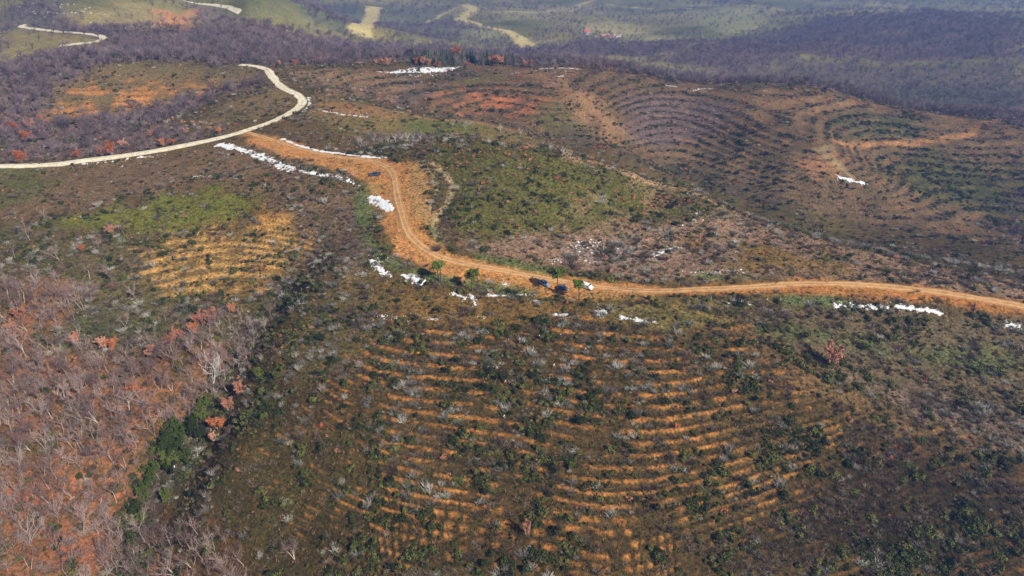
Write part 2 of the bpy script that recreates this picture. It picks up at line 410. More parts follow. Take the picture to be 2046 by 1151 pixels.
# wood floor of fallen oak leaves
paint([(0,570),(110,560),(180,600),(60,690),(160,720),(330,700),(450,690),(490,700),(450,790),(370,870),(300,930),(230,1150),(0,1150)], RUST, .95, patch=('patch', -.35, .4), wood=0, tuft=.3, plum=.5, green=.06, grey=.04, leaf=1)
paint([(0,980),(200,960),(300,1000),(480,1070),(520,1150),(0,1150)], (0.18,0.08,0.045), .7, patch=('patch', -.1, .4))
# ravine
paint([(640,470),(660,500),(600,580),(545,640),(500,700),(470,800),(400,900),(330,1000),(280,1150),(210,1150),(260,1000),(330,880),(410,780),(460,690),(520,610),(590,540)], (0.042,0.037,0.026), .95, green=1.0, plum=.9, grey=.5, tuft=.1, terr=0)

# --- spur in the foreground
paint([(650,600),(800,560),(1000,590),(1300,605),(1480,640),(1650,740),(1900,860),(2046,920),(2046,1150),(500,1150),(430,1000),(480,850),(540,700)], (0.064,0.047,0.023), .9, warp=.02, terr=1, green=.42, grey=.10, plum=.26, tuft=.8, russet=.03)
paint([(760,640),(1000,650),(1300,650),(1480,680),(1620,780),(1500,850),(1200,830),(900,840),(760,780),(650,720)], None, grey=.28, green=.34)
paint([(760,560),(900,580),(1080,600),(1160,620),(1000,660),(850,650),(760,620)], (0.165,0.105,0.04), .9, terr=0, green=.08, grey=.08, plum=.14, tuft=.9)
paint([(1180,600),(1330,610),(1450,640),(1350,665),(1200,640)], (0.135,0.115,0.045), .85, terr=0, green=.1, grey=.1, plum=.1)
paint([(480,860),(700,830),(760,1000),(700,1150),(520,1150),(430,1000)], (0.066,0.055,0.024), .7, green=.3, grey=.1, plum=.25)
paint([(700,560),(780,600),(760,680),(640,760),(560,760),(600,660)], (0.105,0.09,0.045), .8, terr=.4, green=.3, plum=.45, grey=.3)
paint([(1480,650),(1650,760),(1880,870),(2046,920),(2046,960),(1850,900),(1620,800),(1490,700)], (0.135,0.092,0.05), .7, terr=.2, green=.12, plum=.3)
paint([(1700,860),(2046,930),(2046,1150),(1400,1150),(1560,1030)], (0.02,0.017,0.012), .95, soft=.06, warp=.05, terr=.1, green=.5, plum=1.0, grey=.1, tuft=.15)  # dark scrub, with the corner vignette painted into its colour and density
paint([(600,1000),(1000,1060),(1500,1080),(1500,1150),(560,1150)], (0.038,0.029,0.016), .65, soft=.06)  # bottom edge vignette, painted as darker ground colour
# --- hollow on the right below the track
paint([(1480,610),(1650,600),(2046,640),(2046,905),(1850,850),(1650,745),(1500,650)], (0.098,0.08,0.05), .95, warp=.02, green=.38, grey=.10, plum=.34, tuft=.7, russet=.03)
paint([(1500,640),(1650,660),(1800,690),(1960,700),(2046,720),(1960,740),(1700,690),(1520,665)], (0.082,0.105,0.045), .8, tuft=1)
paint([(1700,760),(1900,790),(2046,830),(2046,900),(1850,840)], (0.12,0.09,0.075), .7, plum=.7, grey=.5)

# --- bare earth along the track
paint([(478,263),(560,276),(650,304),(800,318),(856,335),(858,400),(858,465),(905,508),(1000,528),(1180,560),(1330,572),(1340,592),(1180,604),(1000,580),(870,548),(790,512),(765,460),(755,400),(715,358),(620,326),(540,302),(485,275)],
      DIRT, 1.0, soft=.008, warp=.016, terr=0, green=.0, grey=.0, plum=.01, tuft=.25, russet=0, smooth=1)
paint([(820,330),(858,340),(860,455),(830,440),(812,380)], (0.27,0.18,0.085), .8, soft=.01)
paint([(735,365),(785,370),(790,430),(780,460),(745,420)], (0.27,0.17,0.07), .7, patch=('patch', -.1, .4))
paint([(1300,578),(1500,566),(1600,560),(1800,568),(2046,604),(2250,655),(2250,680),(2046,632),(1850,604),(1650,588),(1500,588),(1340,594)], (0.28,0.135,0.052), .95, soft=.01, warp=.014, green=0, grey=0, plum=.02, tuft=.3, smooth=1)
paint([(1180,590),(1330,592),(1480,600),(1600,600),(1480,625),(1300,612)], (0.16,0.135,0.055), .7, tuft=.8, green=.05)
# old loop track round the knoll
paint([(862,326),(884,342),(902,368),(898,395),(880,425),(868,450),(872,472)], (0.36,0.29,0.18), .9, soft=.005, warp=.003, line_w=1.3, green=0, plum=.02, grey=0)
paint([(835,325),(862,345),(872,380),(855,420)], (0.31,0.26,0.15), .8, soft=.005, warp=.003, line_w=.7, green=0, plum=.02)
# green verges where snow has melted
for pl, w in [([(722,372),(722,400),(726,440),(732,470)], 3.0), ([(728,470),(760,510),(800,535),(850,552),(900,562)], 1.8), ([(940,565),(1000,577),(1060,582)], 2.2), ([(865,460),(880,478)], 1.6),
              ([(960,512),(1020,527),(1090,542)], 1.5), ([(1400,553),(1450,554),(1500,553)], 1.0), ([(1560,598),(1700,608)], 1.6)]:
    paint(pl, VERGE, .85, soft=.012, warp=.02, line_w=w, green=.03, plum=.03, grey=.02, tuft=.9)

# --- terraces: contour strips of bare ochre ground between rows of scrub
NZ['mid'] = fbm(GX / 26, GY / 26, 83, 3)
PH = np.mod((ZS + 0.5 * NZ['big'] + 0.2 * NZ['patch'] + .06 * NZ['fine']) / .92, 1.0)
strip_m = sstep(.02, .08, PH) * (1 - sstep(.24, .38, PH))
_ds = np.hypot(np.gradient(ZS, axis=0) / np.gradient(GA, axis=0), np.gradient(ZS, axis=1) / np.gradient(GL, axis=1)) / R_     # slope of the land
_ga, _gl = np.abs(np.gradient(ZS, axis=0) / np.gradient(GA, axis=0)), np.abs(np.gradient(ZS, axis=1) / np.gradient(GL, axis=1))
DENS['terr'] *= ((1 - sstep(.6, .75, _ds)) * sstep(.3, .55, _gl / (_ga + 1e-6))).astype(np.float32)
tm = DENS['terr'] * strip_m * sstep(-.10, .22, NZ['patch'] * .6 + NZ['fine'] * .6 + NZ['mid'] * .25 + .08)
COVER = COVER * (1 - .78 * tm[..., None]) + (np.array((0.26, 0.125, 0.048), np.float32) * (1 + .5 * NZ['mid'] + .4 * NZ['fine'])[..., None]) * (.78 * tm[..., None])
for k in ('green', 'grey', 'plum'):
    DENS[k] *= (1 - .95 * tm).astype(np.float32) * (1 + .5 * DENS['terr'] * sstep(.4, .6, PH)).astype(np.float32)
PHC = np.mod((ZS + .3 * NZ['big'] + .1 * NZ['patch']) / 1.45, 1.0)
cm = DENS['clear'] * sstep(.05, .15, PHC) * (1 - sstep(.55, .7, PHC)) * sstep(-.35, .1, NZ['patch'] * .6 + NZ['fine'] * .4)
COVER = COVER * (1 - .9 * cm[..., None]) + np.array((0.34, 0.215, 0.088), np.float32) * (.9 * cm[..., None])
for k in ('green', 'grey', 'plum'): DENS[k] *= (1 - .8 * cm).astype(np.float32) * (1 + 1.2 * DENS['clear'] * sstep(.65, .8, PHC)).astype(np.float32)
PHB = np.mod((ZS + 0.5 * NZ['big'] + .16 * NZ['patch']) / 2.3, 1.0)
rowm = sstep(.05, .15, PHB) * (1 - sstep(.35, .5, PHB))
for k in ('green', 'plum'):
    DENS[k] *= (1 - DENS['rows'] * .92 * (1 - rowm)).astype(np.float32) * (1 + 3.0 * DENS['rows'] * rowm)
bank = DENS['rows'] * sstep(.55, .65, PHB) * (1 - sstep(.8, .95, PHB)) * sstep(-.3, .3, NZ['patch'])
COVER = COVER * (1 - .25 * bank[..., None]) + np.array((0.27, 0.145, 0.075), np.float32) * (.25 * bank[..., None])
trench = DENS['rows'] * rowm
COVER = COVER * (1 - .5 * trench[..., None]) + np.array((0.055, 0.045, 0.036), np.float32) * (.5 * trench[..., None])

# --- final ground height
relief = (0.55 * fbm(GX / 34, GY / 34, 51, 3) + 0.22 * NZ['patch'] + 0.07 * NZ['fine']) * (1 - .9 * DENS['smooth'])
relief += sstep(330, 420, R_) * (1 - sstep(700, 900, R_)) * 4.8 * fbm(GX / 80, GY / 80, 57, 3)
relief += sstep(750, 1100, R_) * (18 * fbm(GX / 320, GY / 320, 61, 4) + 5 * fbm(GX / 90, GY / 90, 67, 3))
relief += sstep(2600, 4500, R_) * 55 * fbm(GX / 1500, GY / 1500, 71, 4)
relief += DENS['terr'] * 0.30 * np.sin(2 * np.pi * PH) + DENS['rows'] * .3 * np.sin(2 * np.pi * PHB) * (R_ < 700)
ROADS = {   # name: (pixels, width in metres)
    'gravel_road': ([(-260,348),(-140,340),(-40,333),(60,329),(150,322),(300,302),(440,275),(520,252),(575,228),(603,207),(597,192),(572,180),(552,163),(540,147),(533,138),(510,132),(480,129)], 6.6),
    'dirt_track': ([(492,264),(560,285),(650,309),(720,318),(765,330),(786,350),(793,390),(803,430),(818,468),(850,498),(900,520),(1000,540),(1100,558),(1200,574),(1300,581),(1400,578),(1500,573),(1600,567),(1700,568),(1800,575),(1900,587),(1980,600),(2060,616),(2160,640),(2260,668)], 4.2),
    'gravel_road.far': ([(120,92),(160,88),(190,84),(206,77),(196,71),(150,65),(80,58),(42,53),(52,49)], 7.5),
    'dirt_track.lane': ([(-40,149),(60,129),(110,119),(150,110),(192,103)], 4.5),
    'gravel_road.upper': ([(320,1),(380,8),(440,16),(480,28)], 8.0),
}
for nm, (pl, w) in ROADS.items():
    sl, m = region_mask(pl, .012, 0, line_w=w * .75)
    relief[sl] *= (1 - m)
    for k in ('green', 'grey', 'plum', 'russet', 'wood', 'tuft'): DENS[k][sl] *= (1 - m)
Z = ZS + relief + CAM_Z
_lum = (COVER * np.array((.3, .55, .15), np.float32)).sum(-1, keepdims=True)
COVER = _lum + (COVER - _lum) * 1.1
COVER = np.clip(COVER * (1 + .16 * NZ['fine'][..., None] + .14 * NZ['patch'][..., None]), .012, .8)

_rows = np.arange(NL)
def gidx(x, y):
    az = np.arctan2(x, y); lr = np.log(np.hypot(x, y))
    fa = np.clip((az - AZ0) / (AZ1 - AZ0) * (NA - 1), 0, NA - 1.001); fl = np.clip(np.interp(lr, LR, _rows), 0, NL - 1.001)
    return fa, fl
def gsample(arr, x, y):
    fa, fl = gidx(np.asarray(x, float), np.asarray(y, float)); ia = fa.astype(int); il = fl.astype(int); u = fa - ia; v = fl - il
    return arr[ia, il] * (1 - u) * (1 - v) + arr[ia + 1, il] * u * (1 - v) + arr[ia, il + 1] * (1 - u) * v + arr[ia + 1, il + 1] * u * v
def gz(x, y): return gsample(Z, x, y)
def gnear(arr, x, y):
    fa, fl = gidx(x, y); return arr[np.rint(fa).astype(int), np.rint(fl).astype(int)]
def at(px, py):
    p = xy(np.array(hit(px, py))); return Vector((p[0], p[1], float(gz(p[0], p[1]))))
SCALE = lambda p: FPX / (p.y * CP - (p.z - CAM_Z) * SP)       # photograph pixels per metre at a point

# ------------------------------------------------------------------ materials
def new_mat(name):
    m = bpy.data.materials.new(name); m.use_nodes = True
    nt = m.node_tree; b = nt.nodes['Principled BSDF']
    b.inputs['Roughness'].default_value = .9
    b.inputs['Specular IOR Level'].default_value = .15
    return m, nt, b

def nd(nt, t, **kw):
    n = nt.nodes.new(t)
    for k, v in kw.items():
        if k in n.inputs: n.inputs[k].default_value = v
        else: setattr(n, k, v)
    return n

def ramp(nt, fac, stops):
    r = nt.nodes.new('ShaderNodeValToRGB'); e = r.color_ramp.elements
    e[0].position, e[0].color = stops[0][0], (*stops[0][1], 1); e[1].position, e[1].color = stops[-1][0], (*stops[-1][1], 1)
    for p, c in stops[1:-1]:
        x = e.new(p); x.color = (*c, 1)
    nt.links.new(fac, r.inputs[0]); return r.outputs[0]

def mixc(nt, fac, a, b, blend='MIX'):
    m = nt.nodes.new('ShaderNodeMix'); m.data_type = 'RGBA'; m.blend_type = blend
    for s, v in ((0, fac), (6, a), (7, b)):
        if hasattr(v, 'is_output'): nt.links.new(v, m.inputs[s])
        else: m.inputs[s].default_value = v if s == 0 else ((*v, 1) if len(v) == 3 else v)
    return m.outputs[2]

def ground_material():
    m, nt, b = new_mat('ground')
    at_ = nd(nt, 'ShaderNodeAttribute', attribute_name='cover')
    co = nt.nodes.new('ShaderNodeTexCoord')
    n1 = nd(nt, 'ShaderNodeTexNoise', Scale=1.1, Detail=6.0, Roughness=.7)
    n2 = nd(nt, 'ShaderNodeTexNoise', Scale=.28, Detail=5.0, Roughness=.65)
    n3 = nd(nt, 'ShaderNodeTexNoise', Scale=4.0, Detail=3.0)
    for k in (n1, n2, n3): nt.links.new(co.outputs['Object'], k.inputs['Vector'])
    f1 = ramp(nt, n1.outputs[0], [(.30, (.25, .26, .30)), (.5, (1, 1, 1)), (.70, (1.95, 1.75, 1.5))])
    f2 = ramp(nt, n2.outputs[0], [(.35, (.72, .78, .75)), (.5, (1, 1, 1)), (.65, (1.25, 1.12, 1.1))])
    c = mixc(nt, 1.0, at_.outputs['Color'], f1, 'MULTIPLY')
    c = mixc(nt, 1.0, c, f2, 'MULTIPLY')
    nt.links.new(c, b.inputs['Base Color'])
    bu = nd(nt, 'ShaderNodeBump', Strength=.9, Distance=.35)
    nt.links.new(n1.outputs[0], bu.inputs['Height'])
    nt.links.new(bu.outputs[0], b.inputs['Normal'])
    b.inputs['Roughness'].default_value = 1.0
    b.inputs['Specular IOR Level'].default_value = 0.0
    return m

def plain(name, col, rough=.9, noise=.15, scale=3.0, metal=0.0, spec=.2):
    m, nt, b = new_mat(name)
    n = nd(nt, 'ShaderNodeTexNoise', Scale=scale, Detail=4.0)
    co = nt.nodes.new('ShaderNodeTexCoord'); nt.links.new(co.outputs['Object'], n.inputs['Vector'])
    lo = tuple(max(0, x * (1 - noise)) for x in col); hi = tuple(x * (1 + noise) for x in col)
    nt.links.new(ramp(nt, n.outputs[0], [(.3, lo), (.7, hi)]), b.inputs['Base Color'])
    b.inputs['Roughness'].default_value = rough; b.inputs['Metallic'].default_value = metal; b.inputs['Specular IOR Level'].default_value = spec
    return m

# ------------------------------------------------------------------ ground
_quads = (np.add.outer(np.arange(NA - 1) * NL, np.arange(NL - 1)).ravel()[:, None] + np.array([NL, NL + 1, 1, 0])[None])
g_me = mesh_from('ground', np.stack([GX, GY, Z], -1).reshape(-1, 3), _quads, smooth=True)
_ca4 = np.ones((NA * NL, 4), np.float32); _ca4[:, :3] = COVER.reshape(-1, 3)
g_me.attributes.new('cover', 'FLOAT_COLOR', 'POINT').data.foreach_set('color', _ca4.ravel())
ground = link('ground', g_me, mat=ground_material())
tag(ground, 'rolling winter hillsides of brown scrub and ochre terraces', kind='structure')

# ------------------------------------------------------------------ roads
def road_mesh(name, px, width, lift, mat, wob=.12, across=8):
    p = xy(hits(px)); p = spline(p, 14)
    seg = np.linalg.norm(np.diff(p, axis=0), axis=1); s = np.r_[0, np.cumsum(seg)]
    n = int(s[-1] / 1.6) + 2; ss = np.linspace(0, s[-1], n)
    p = np.stack([np.interp(ss, s, p[:, 0]), np.interp(ss, s, p[:, 1])], 1)
    for _ in range(3): p[1:-1] = (p[:-2] + 2 * p[1:-1] + p[2:]) / 4
    d = np.gradient(p, axis=0); d /= np.linalg.norm(d, axis=1)[:, None]; nn = np.stack([-d[:, 1], d[:, 0]], 1)
    fr = np.linspace(-1, 1, across)
    hw = width / 2 * (1 + wob * vnoise(ss / 9, ss * 0, 5)) + wob * 1.6 * vnoise(ss / 2.1, ss * 0, 15); hw2 = width / 2 * (1 + wob * vnoise(ss / 7, ss * 0, 9)) + wob * 1.6 * vnoise(ss / 1.9, ss * 0, 13)
    w_ = np.where(fr[None] < 0, hw[:, None], hw2[:, None]) * fr[None]
    v = p[:, None, :] + nn[:, None, :] * w_[..., None]
    z = gz(v[..., 0], v[..., 1]) + lift
    z[:, 0] -= lift + .12; z[:, -1] -= lift + .12
    verts = np.concatenate([v, z[..., None]], -1).reshape(-1, 3)
    q = (np.add.outer(np.arange(n - 1) * across, np.arange(across - 1)).ravel()[:, None] + np.array([0, 1, across + 1, across])[None])
    me = mesh_from(name, verts, q, mat, True)
    uv = np.stack([np.broadcast_to(fr[None], w_.shape), np.broadcast_to((ss / width)[:, None], w_.shape), np.zeros_like(w_)], -1)
    me.attributes.new('along', 'FLOAT_VECTOR', 'POINT').data.foreach_set('vector', uv.astype(np.float32).ravel())
    return me

def track_material(name, base, rut, crown, rutpos=.42, rutw=.2):
    m, nt, b = new_mat(name)
    a = nd(nt, 'ShaderNodeAttribute', attribute_name='along'); sx = nt.nodes.new('ShaderNodeSeparateXYZ'); nt.links.new(a.outputs['Vector'], sx.inputs[0])
    co = nt.nodes.new('ShaderNodeTexCoord')
    n = nd(nt, 'ShaderNodeTexNoise', Scale=.45, Detail=6.0, Roughness=.7); nt.links.new(co.outputs['Object'], n.inputs['Vector'])
    ad = nd(nt, 'ShaderNodeMath', operation='MULTIPLY_ADD'); nt.links.new(n.outputs[0], ad.inputs[0]); ad.inputs[1].default_value = .35; nt.links.new(sx.outputs[0], ad.inputs[2])
    sb = nd(nt, 'ShaderNodeMath', operation='SUBTRACT'); nt.links.new(ad.outputs[0], sb.inputs[0]); sb.inputs[1].default_value = .175
    ab = nd(nt, 'ShaderNodeMath', operation='ABSOLUTE'); nt.links.new(sb.outputs[0], ab.inputs[0])
    c = ramp(nt, ab.outputs[0], [(0, crown), (max(.02, rutpos - rutw), crown), (rutpos, rut), (rutpos + rutw * .8, base), (1, base)])
    f = ramp(nt, n.outputs[0], [(.3, (.55, .53, .5)), (.5, (1, 1, 1)), (.7, (1.25, 1.22, 1.2))])
    nt.links.new(mixc(nt, 1.0, c, f, 'MULTIPLY'), b.inputs['Base Color'])
    b.inputs['Specular IOR Level'].default_value = 0.05
    bu = nd(nt, 'ShaderNodeBump', Strength=.6, Distance=.2); nt.links.new(n.outputs[0], bu.inputs['Height']); nt.links.new(bu.outputs[0], b.inputs['Normal'])
    return m
m_gravel = track_material('gravel', (0.52, 0.47, 0.35), (0.70, 0.65, 0.51), (0.55, 0.50, 0.37))
m_track = track_material('track_earth', (0.34, 0.18, 0.075), (0.50, 0.31, 0.15), (0.36, 0.205, 0.088), .4, .22)
for nm, (pl, w) in ROADS.items():
    dirt = nm.startswith('dirt')
    o = link(nm.split('.')[0], road_mesh(nm, pl, w, .12, m_track if dirt else m_gravel, .2 if dirt else .14))
    tag(o, kind='structure')
# ------------------------------------------------------------------ plant builders
class Acc:
    """collects triangles/quads with a material slot each"""
    def __init__(s): s.v = []; s.f = []; s.m = []
    def tube(s, pts, radii, sides=4, mi=0):
        pts = [np.asarray(p, float) for p in pts]; b = len(s.v)
        for i, p in enumerate(pts):
            d = pts[min(i + 1, len(pts) - 1)] - pts[max(i - 1, 0)]; d = d / (np.linalg.norm(d) + 1e-9)
            a = np.cross(d, (0.3, 0.9, 0.2) if abs(d[2]) > .8 else (0, 0, 1)); a /= np.linalg.norm(a) + 1e-9; c = np.cross(d, a)
            for k in range(sides):
                t = 2 * math.pi * k / sides
                s.v.append(p + radii[i] * (a * math.cos(t) + c * math.sin(t)))
            if i:
                for k in range(sides):
                    k2 = (k + 1) % sides
                    s.f.append((b + (i - 1) * sides + k, b + (i - 1) * sides + k2, b + i * sides + k2, b + i * sides + k)); s.m.append(mi)
    def ribbon(s, pts, widths, side, mi=0):
        b = len(s.v)
        for p, w in zip(pts, widths):
            s.v.append(p - side * w / 2); s.v.append(p + side * w / 2)
        for i in range(len(pts) - 1):
            s.f.append((b + 2 * i, b + 2 * i + 1, b + 2 * i + 3, b + 2 * i + 2)); s.m.append(mi)
    def leaf(s, c, n, size, rng, mi=0):
        n = n / (np.linalg.norm(n) + 1e-9); a = np.cross(n, rng.normal(size=3)); a /= np.linalg.norm(a) + 1e-9; d = np.cross(n, a)
        b = len(s.v); q = size * (.7 + .6 * rng.random())
        for x, y in ((-.5, -.3), (.5, -.45), (.45, .5), (-.4, .4)): s.v.append(c + a * x * q + d * y * q + n * (x * y) * q * .5)
        s.f.append((b, b + 1, b + 2, b + 3)); s.m.append(mi)
    def mesh(s, name, mats, smooth=False):
        me = mesh_from(name, s.v, s.f)
        for m in mats: me.materials.append(m)
        me.polygons.foreach_set('material_index', np.array(s.m, np.int32))
        if smooth: me.polygons.foreach_set('use_smooth', np.ones(len(s.f), bool))
        me.update(); return me

def unit(v): v = np.asarray(v, float); return v / (np.linalg.norm(v) + 1e-9)

def limb(rng, p, d, length, r0, r1, n, wander, up):
    pts = [np.array(p, float)]; d = unit(d); dirs = [d]
    for k in range(n):
        d = unit(d + rng.normal(size=3) * wander + np.array((0, 0, up)))
        pts.append(pts[-1] + d * length / n); dirs.append(d)
    return pts, list(np.linspace(r0, r1, n + 1)), dirs

def bare_tree_meshes(seed, h=9.0, stems=1, spread=.75, leafy=0, leaf_size=.3, mats=None, dens=1.0, wr=1.0):
    """trunk mesh and crown mesh (limbs, twigs, any leaves) of a small oak"""
    rng = np.random.default_rng(seed); T = Acc(); K = Acc(); tips = []
    for st in range(stems):
        a = rng.random() * 6.283; lean = .08 + .16 * rng.random() + (.18 if stems > 1 else 0)
        d = (math.cos(a) * lean, math.sin(a) * lean, 1)
        base = np.array((math.cos(a), math.sin(a), 0)) * (.22 if stems > 1 else 0) + np.array((0, 0, -.5))
        tl = h * (.40 + .12 * rng.random()); r = .125 * h / 9 * wr * (1.0 if stems == 1 else .78)
        pts, rr, dirs = limb(rng, base, d, tl + .5, r * 1.25, r * .72, 6, .07, .05)
        T.tube(pts, rr, 6)
        tops = [(pts[-1], dirs[-1], r * .72)]
        nl = int((5 + rng.integers(0, 3)) * (1 if stems == 1 else .75))
        for i in range(nl):
            if i < 3: p0, dd, rb = pts[-1], dirs[-1], r * .66
            else:
                k = rng.integers(3, 6); p0, dd, rb = pts[k], dirs[k], r * .5
            aa = 6.283 * (i / 3 if i < 3 else rng.random()) + rng.random()
            out = np.array((math.cos(aa), math.sin(aa), 0)) * spread * (.7 + .6 * rng.random())
            l1 = h * (.34 + .16 * rng.random())
            p1, r1, d1 = limb(rng, p0, unit(np.array(dd) * .8 + out), l1, rb, rb * .35, 5, .16, .10)
            K.tube(p1, r1, 4)
            for j in range(6):
                k = rng.integers(1, 6); l2 = h * (.13 + .12 * rng.random())
                p2, r2, d2 = limb(rng, p1[k], unit(d1[k] + rng.normal(size=3) * .6 + np.array((0, 0, .15))), l2, r1[k] * .6, .022 * wr, 3, .2, .12)
                K.tube(p2, r2, 3)
                for q in range(int(9 * dens)):
                    k2 = rng.integers(1, 4); l3 = h * (.05 + .075 * rng.random())
                    d3 = unit(d2[k2] + rng.normal(size=3) * .65 + np.array((0, 0, .2)))
                    e = p2[k2] + d3 * l3 * .55; e2 = e + unit(d3 + rng.normal(size=3) * .35 + np.array((0, 0, .15))) * l3 * .5
                    K.ribbon([p2[k2], e, e2], [.038 * wr, .03 * wr, .012], unit(np.cross(d3, rng.normal(size=3))))
                    tips.append(e2); tips.append(e)
    if leafy:
        tips = np.array(tips)
        for k in range(leafy):
            c = tips[rng.integers(0, len(tips))] + rng.normal(size=3) * .22
            K.leaf(c, rng.normal(size=3) + np.array((0, 0, .8)), leaf_size, rng, 1)
    return T.mesh('trunk', mats[:1], True), K.mesh('crown', mats[1:])

def veg_mat(name, stops, rough=.95, transl=0.0, scale=.9, objvar=1.0, haslight=None):
    """colour from per-plant chance and a fine noise through the plant"""
    m, nt, b = new_mat(name)
    oi = nt.nodes.new('ShaderNodeObjectInfo'); co = nt.nodes.new('ShaderNodeTexCoord')
    n = nd(nt, 'ShaderNodeTexNoise', Scale=scale, Detail=3.0); nt.links.new(co.outputs['Object'], n.inputs['Vector'])
    a = nd(nt, 'ShaderNodeMath', operation='MULTIPLY_ADD'); nt.links.new(n.outputs[0], a.inputs[0]); a.inputs[1].default_value = .9
    s = nd(nt, 'ShaderNodeMath', operation='MULTIPLY_ADD'); nt.links.new(oi.outputs['Random'], s.inputs[0]); s.inputs[1].default_value = objvar; s.inputs[2].default_value = -.2 - objvar * .25
    nt.links.new(s.outputs[0], a.inputs[2])
    nt.links.new(ramp(nt, a.outputs[0], stops), b.inputs['Base Color'])
    b.inputs['Roughness'].default_value = rough; b.inputs['Specular IOR Level'].default_value = .08
    return m

M = {}
M['bark'] = veg_mat('bark', [(0, (.15, .115, .10)), (.5, (.27, .21, .18)), (1, (.46, .38, .33))])
M['twig'] = veg_mat('twig', [(0, (.12, .082, .08)), (.5, (.215, .15, .14)), (1, (.36, .275, .25))])
M['silver'] = veg_mat('silver_bark', [(0, (.34, .33, .32)), (1, (.58, .56, .54))])
M['far_twig'] = veg_mat('far_twig', [(0, (.06, .045, .052)), (.5, (.12, .092, .10)), (1, (.22, .17, .175))])
M['russet'] = veg_mat('russet_leaf', [(0, (.24, .07, .028)), (.5, (.42, .14, .055)), (1, (.55, .26, .12))], objvar=.7)
M['pinkish'] = veg_mat('faded_leaf', [(0, (.30, .13, .085)), (.5, (.42, .20, .13)), (1, (.52, .31, .21))], objvar=.7)
M['evergreen'] = veg_mat('evergreen_leaf', [(0, (.016, .027, .008)), (.5, (.044, .064, .014)), (1, (.09, .11, .024))])
M['pine'] = veg_mat('pine_needles', [(0, (.035, .06, .014)), (.5, (.085, .125, .026)), (1, (.15, .195, .042))])
M['pinebark'] = plain('pine_bark', (.085, .062, .048), noise=.4, scale=2)
M['conifer'] = veg_mat('conifer_needles', [(0, (.016, .03, .016)), (.5, (.035, .06, .03)), (1, (.06, .09, .045))])
M['shrubleaf'] = veg_mat('shrub_leaf', [(0, (.016, .024, .010)), (.5, (.052, .064, .020)), (1, (.125, .13, .04))], scale=1.5)
M['shrubtwig'] = veg_mat('shrub_stem', [(0, (.12, .11, .10)), (.5, (.26, .24, .215)), (1, (.50, .47, .43))], scale=1.5)
M['plum'] = veg_mat('plum_stem', [(0, (.06, .042, .036)), (.5, (.125, .087, .07)), (1, (.24, .18, .15))], scale=1.5)
M['tuft'] = veg_mat('dry_grass', [(0, (.040, .045, .017)), (.3, (.072, .064, .024)), (.55, (.10, .070, .030)), (.75, (.17, .105, .045)), (1, (.31, .20, .09))], objvar=1.0)
M['snow'] = plain('snow', (.60, .62, .645), rough=.8, noise=.2, scale=1.4, spec=.1)

def fan_shrub(seed, n, h, spread, width, curve=.25, leaves=0, leaf_r=.5, leaf_h=.5, leaf_size=.16, mats=None, name='shrub'):
    """stems rising and spreading from one foot; leaves (slot 1) in a low uneven mound"""
    rng = np.random.default_rng(seed); A = Acc()
    sub = rng.normal(size=(4, 2)) * .28 * spread
    for k in range(n):
        a = rng.random() * 6.283; e = spread * math.sqrt(rng.random()) * .9
        o = sub[rng.integers(0, 4)]
        p0 = np.array((o[0] + math.cos(a) * .08, o[1] + math.sin(a) * .08, -.08))
        d = unit((math.cos(a) * e, math.sin(a) * e, 1)); l = h * (.55 + .55 * rng.random())
        p1 = p0 + d * l * .55; d2 = unit(d + rng.normal(size=3) * .22 + np.array((math.cos(a), math.sin(a), 0)) * curve); p2 = p1 + d2 * l * .45
        w = width * (.6 + .8 * rng.random())
        A.ribbon([p0, p1, p2], [w, w * .8, w * .25], unit(np.cross(d, rng.normal(size=3))), 0)
        if rng.random() < .6:
            d4 = unit(d2 + rng.normal(size=3) * .6); A.ribbon([p1, p1 + d4 * l * .35], [w * .6, w * .2], unit(np.cross(d4, rng.normal(size=3))), 0)
    for k in range(leaves):
        o = sub[rng.integers(0, 4)]
        v = unit(rng.normal(size=3)); v[2] = abs(v[2]) - .15; rr = (.55 + .45 * rng.random())
        c = np.array((o[0] + v[0] * leaf_r * rr, o[1] + v[1] * leaf_r * rr, max(.03, leaf_h * (.25 + v[2] * rr))))
        A.leaf(c, v + rng.normal(size=3) * .5, leaf_size, rng, 1)
    return A.mesh(name, mats)

def clump_shrub(seed, n, r, h, lobes, size, mat, stem, name='shrub'):
    """rounded leafy shrub of several unequal lobes"""
    rng = np.random.default_rng(seed); A = Acc()
    L = [(rng.normal(size=2) * r * .42, r * (.38 + .35 * rng.random()), h * (.30 + .35 * rng.random())) for _ in range(lobes)]
    for k in range(n):
        c, lr, lz = L[rng.integers(0, lobes)]
        v = unit(rng.normal(size=3)); v[2] = v[2] * .8 + .15; q = .62 + .42 * rng.random() ** .6
        p = np.array((c[0] + v[0] * lr * q, c[1] + v[1] * lr * q, max(.02, lz + v[2] * lr * q * h / r)))
        A.leaf(p, v + rng.normal(size=3) * .6, size, rng, 0)
    for c, lr, lz in L: A.tube([(c[0] * .3, c[1] * .3, -.1), (c[0], c[1], lz)], [.05, .025], 3, 1)
    return A.mesh(name, [mat, stem])

def tuft_mesh(seed, n, h, r):
    rng = np.random.default_rng(seed); A = Acc()
    for k in range(n):
        a = rng.random() * 6.283; q = r * math.sqrt(rng.random())
        p0 = np.array((math.cos(a) * q, math.sin(a) * q, -.04)); b = rng.random() * 6.283
        d = unit((math.cos(b) * .5, math.sin(b) * .5, 1)); l = h * (.5 + .7 * rng.random())
        A.ribbon([p0, p0 + d * l], [.09, .015], unit(np.cross(d, rng.normal(size=3))), 0)
    return A.mesh('tuft', [M['tuft']])

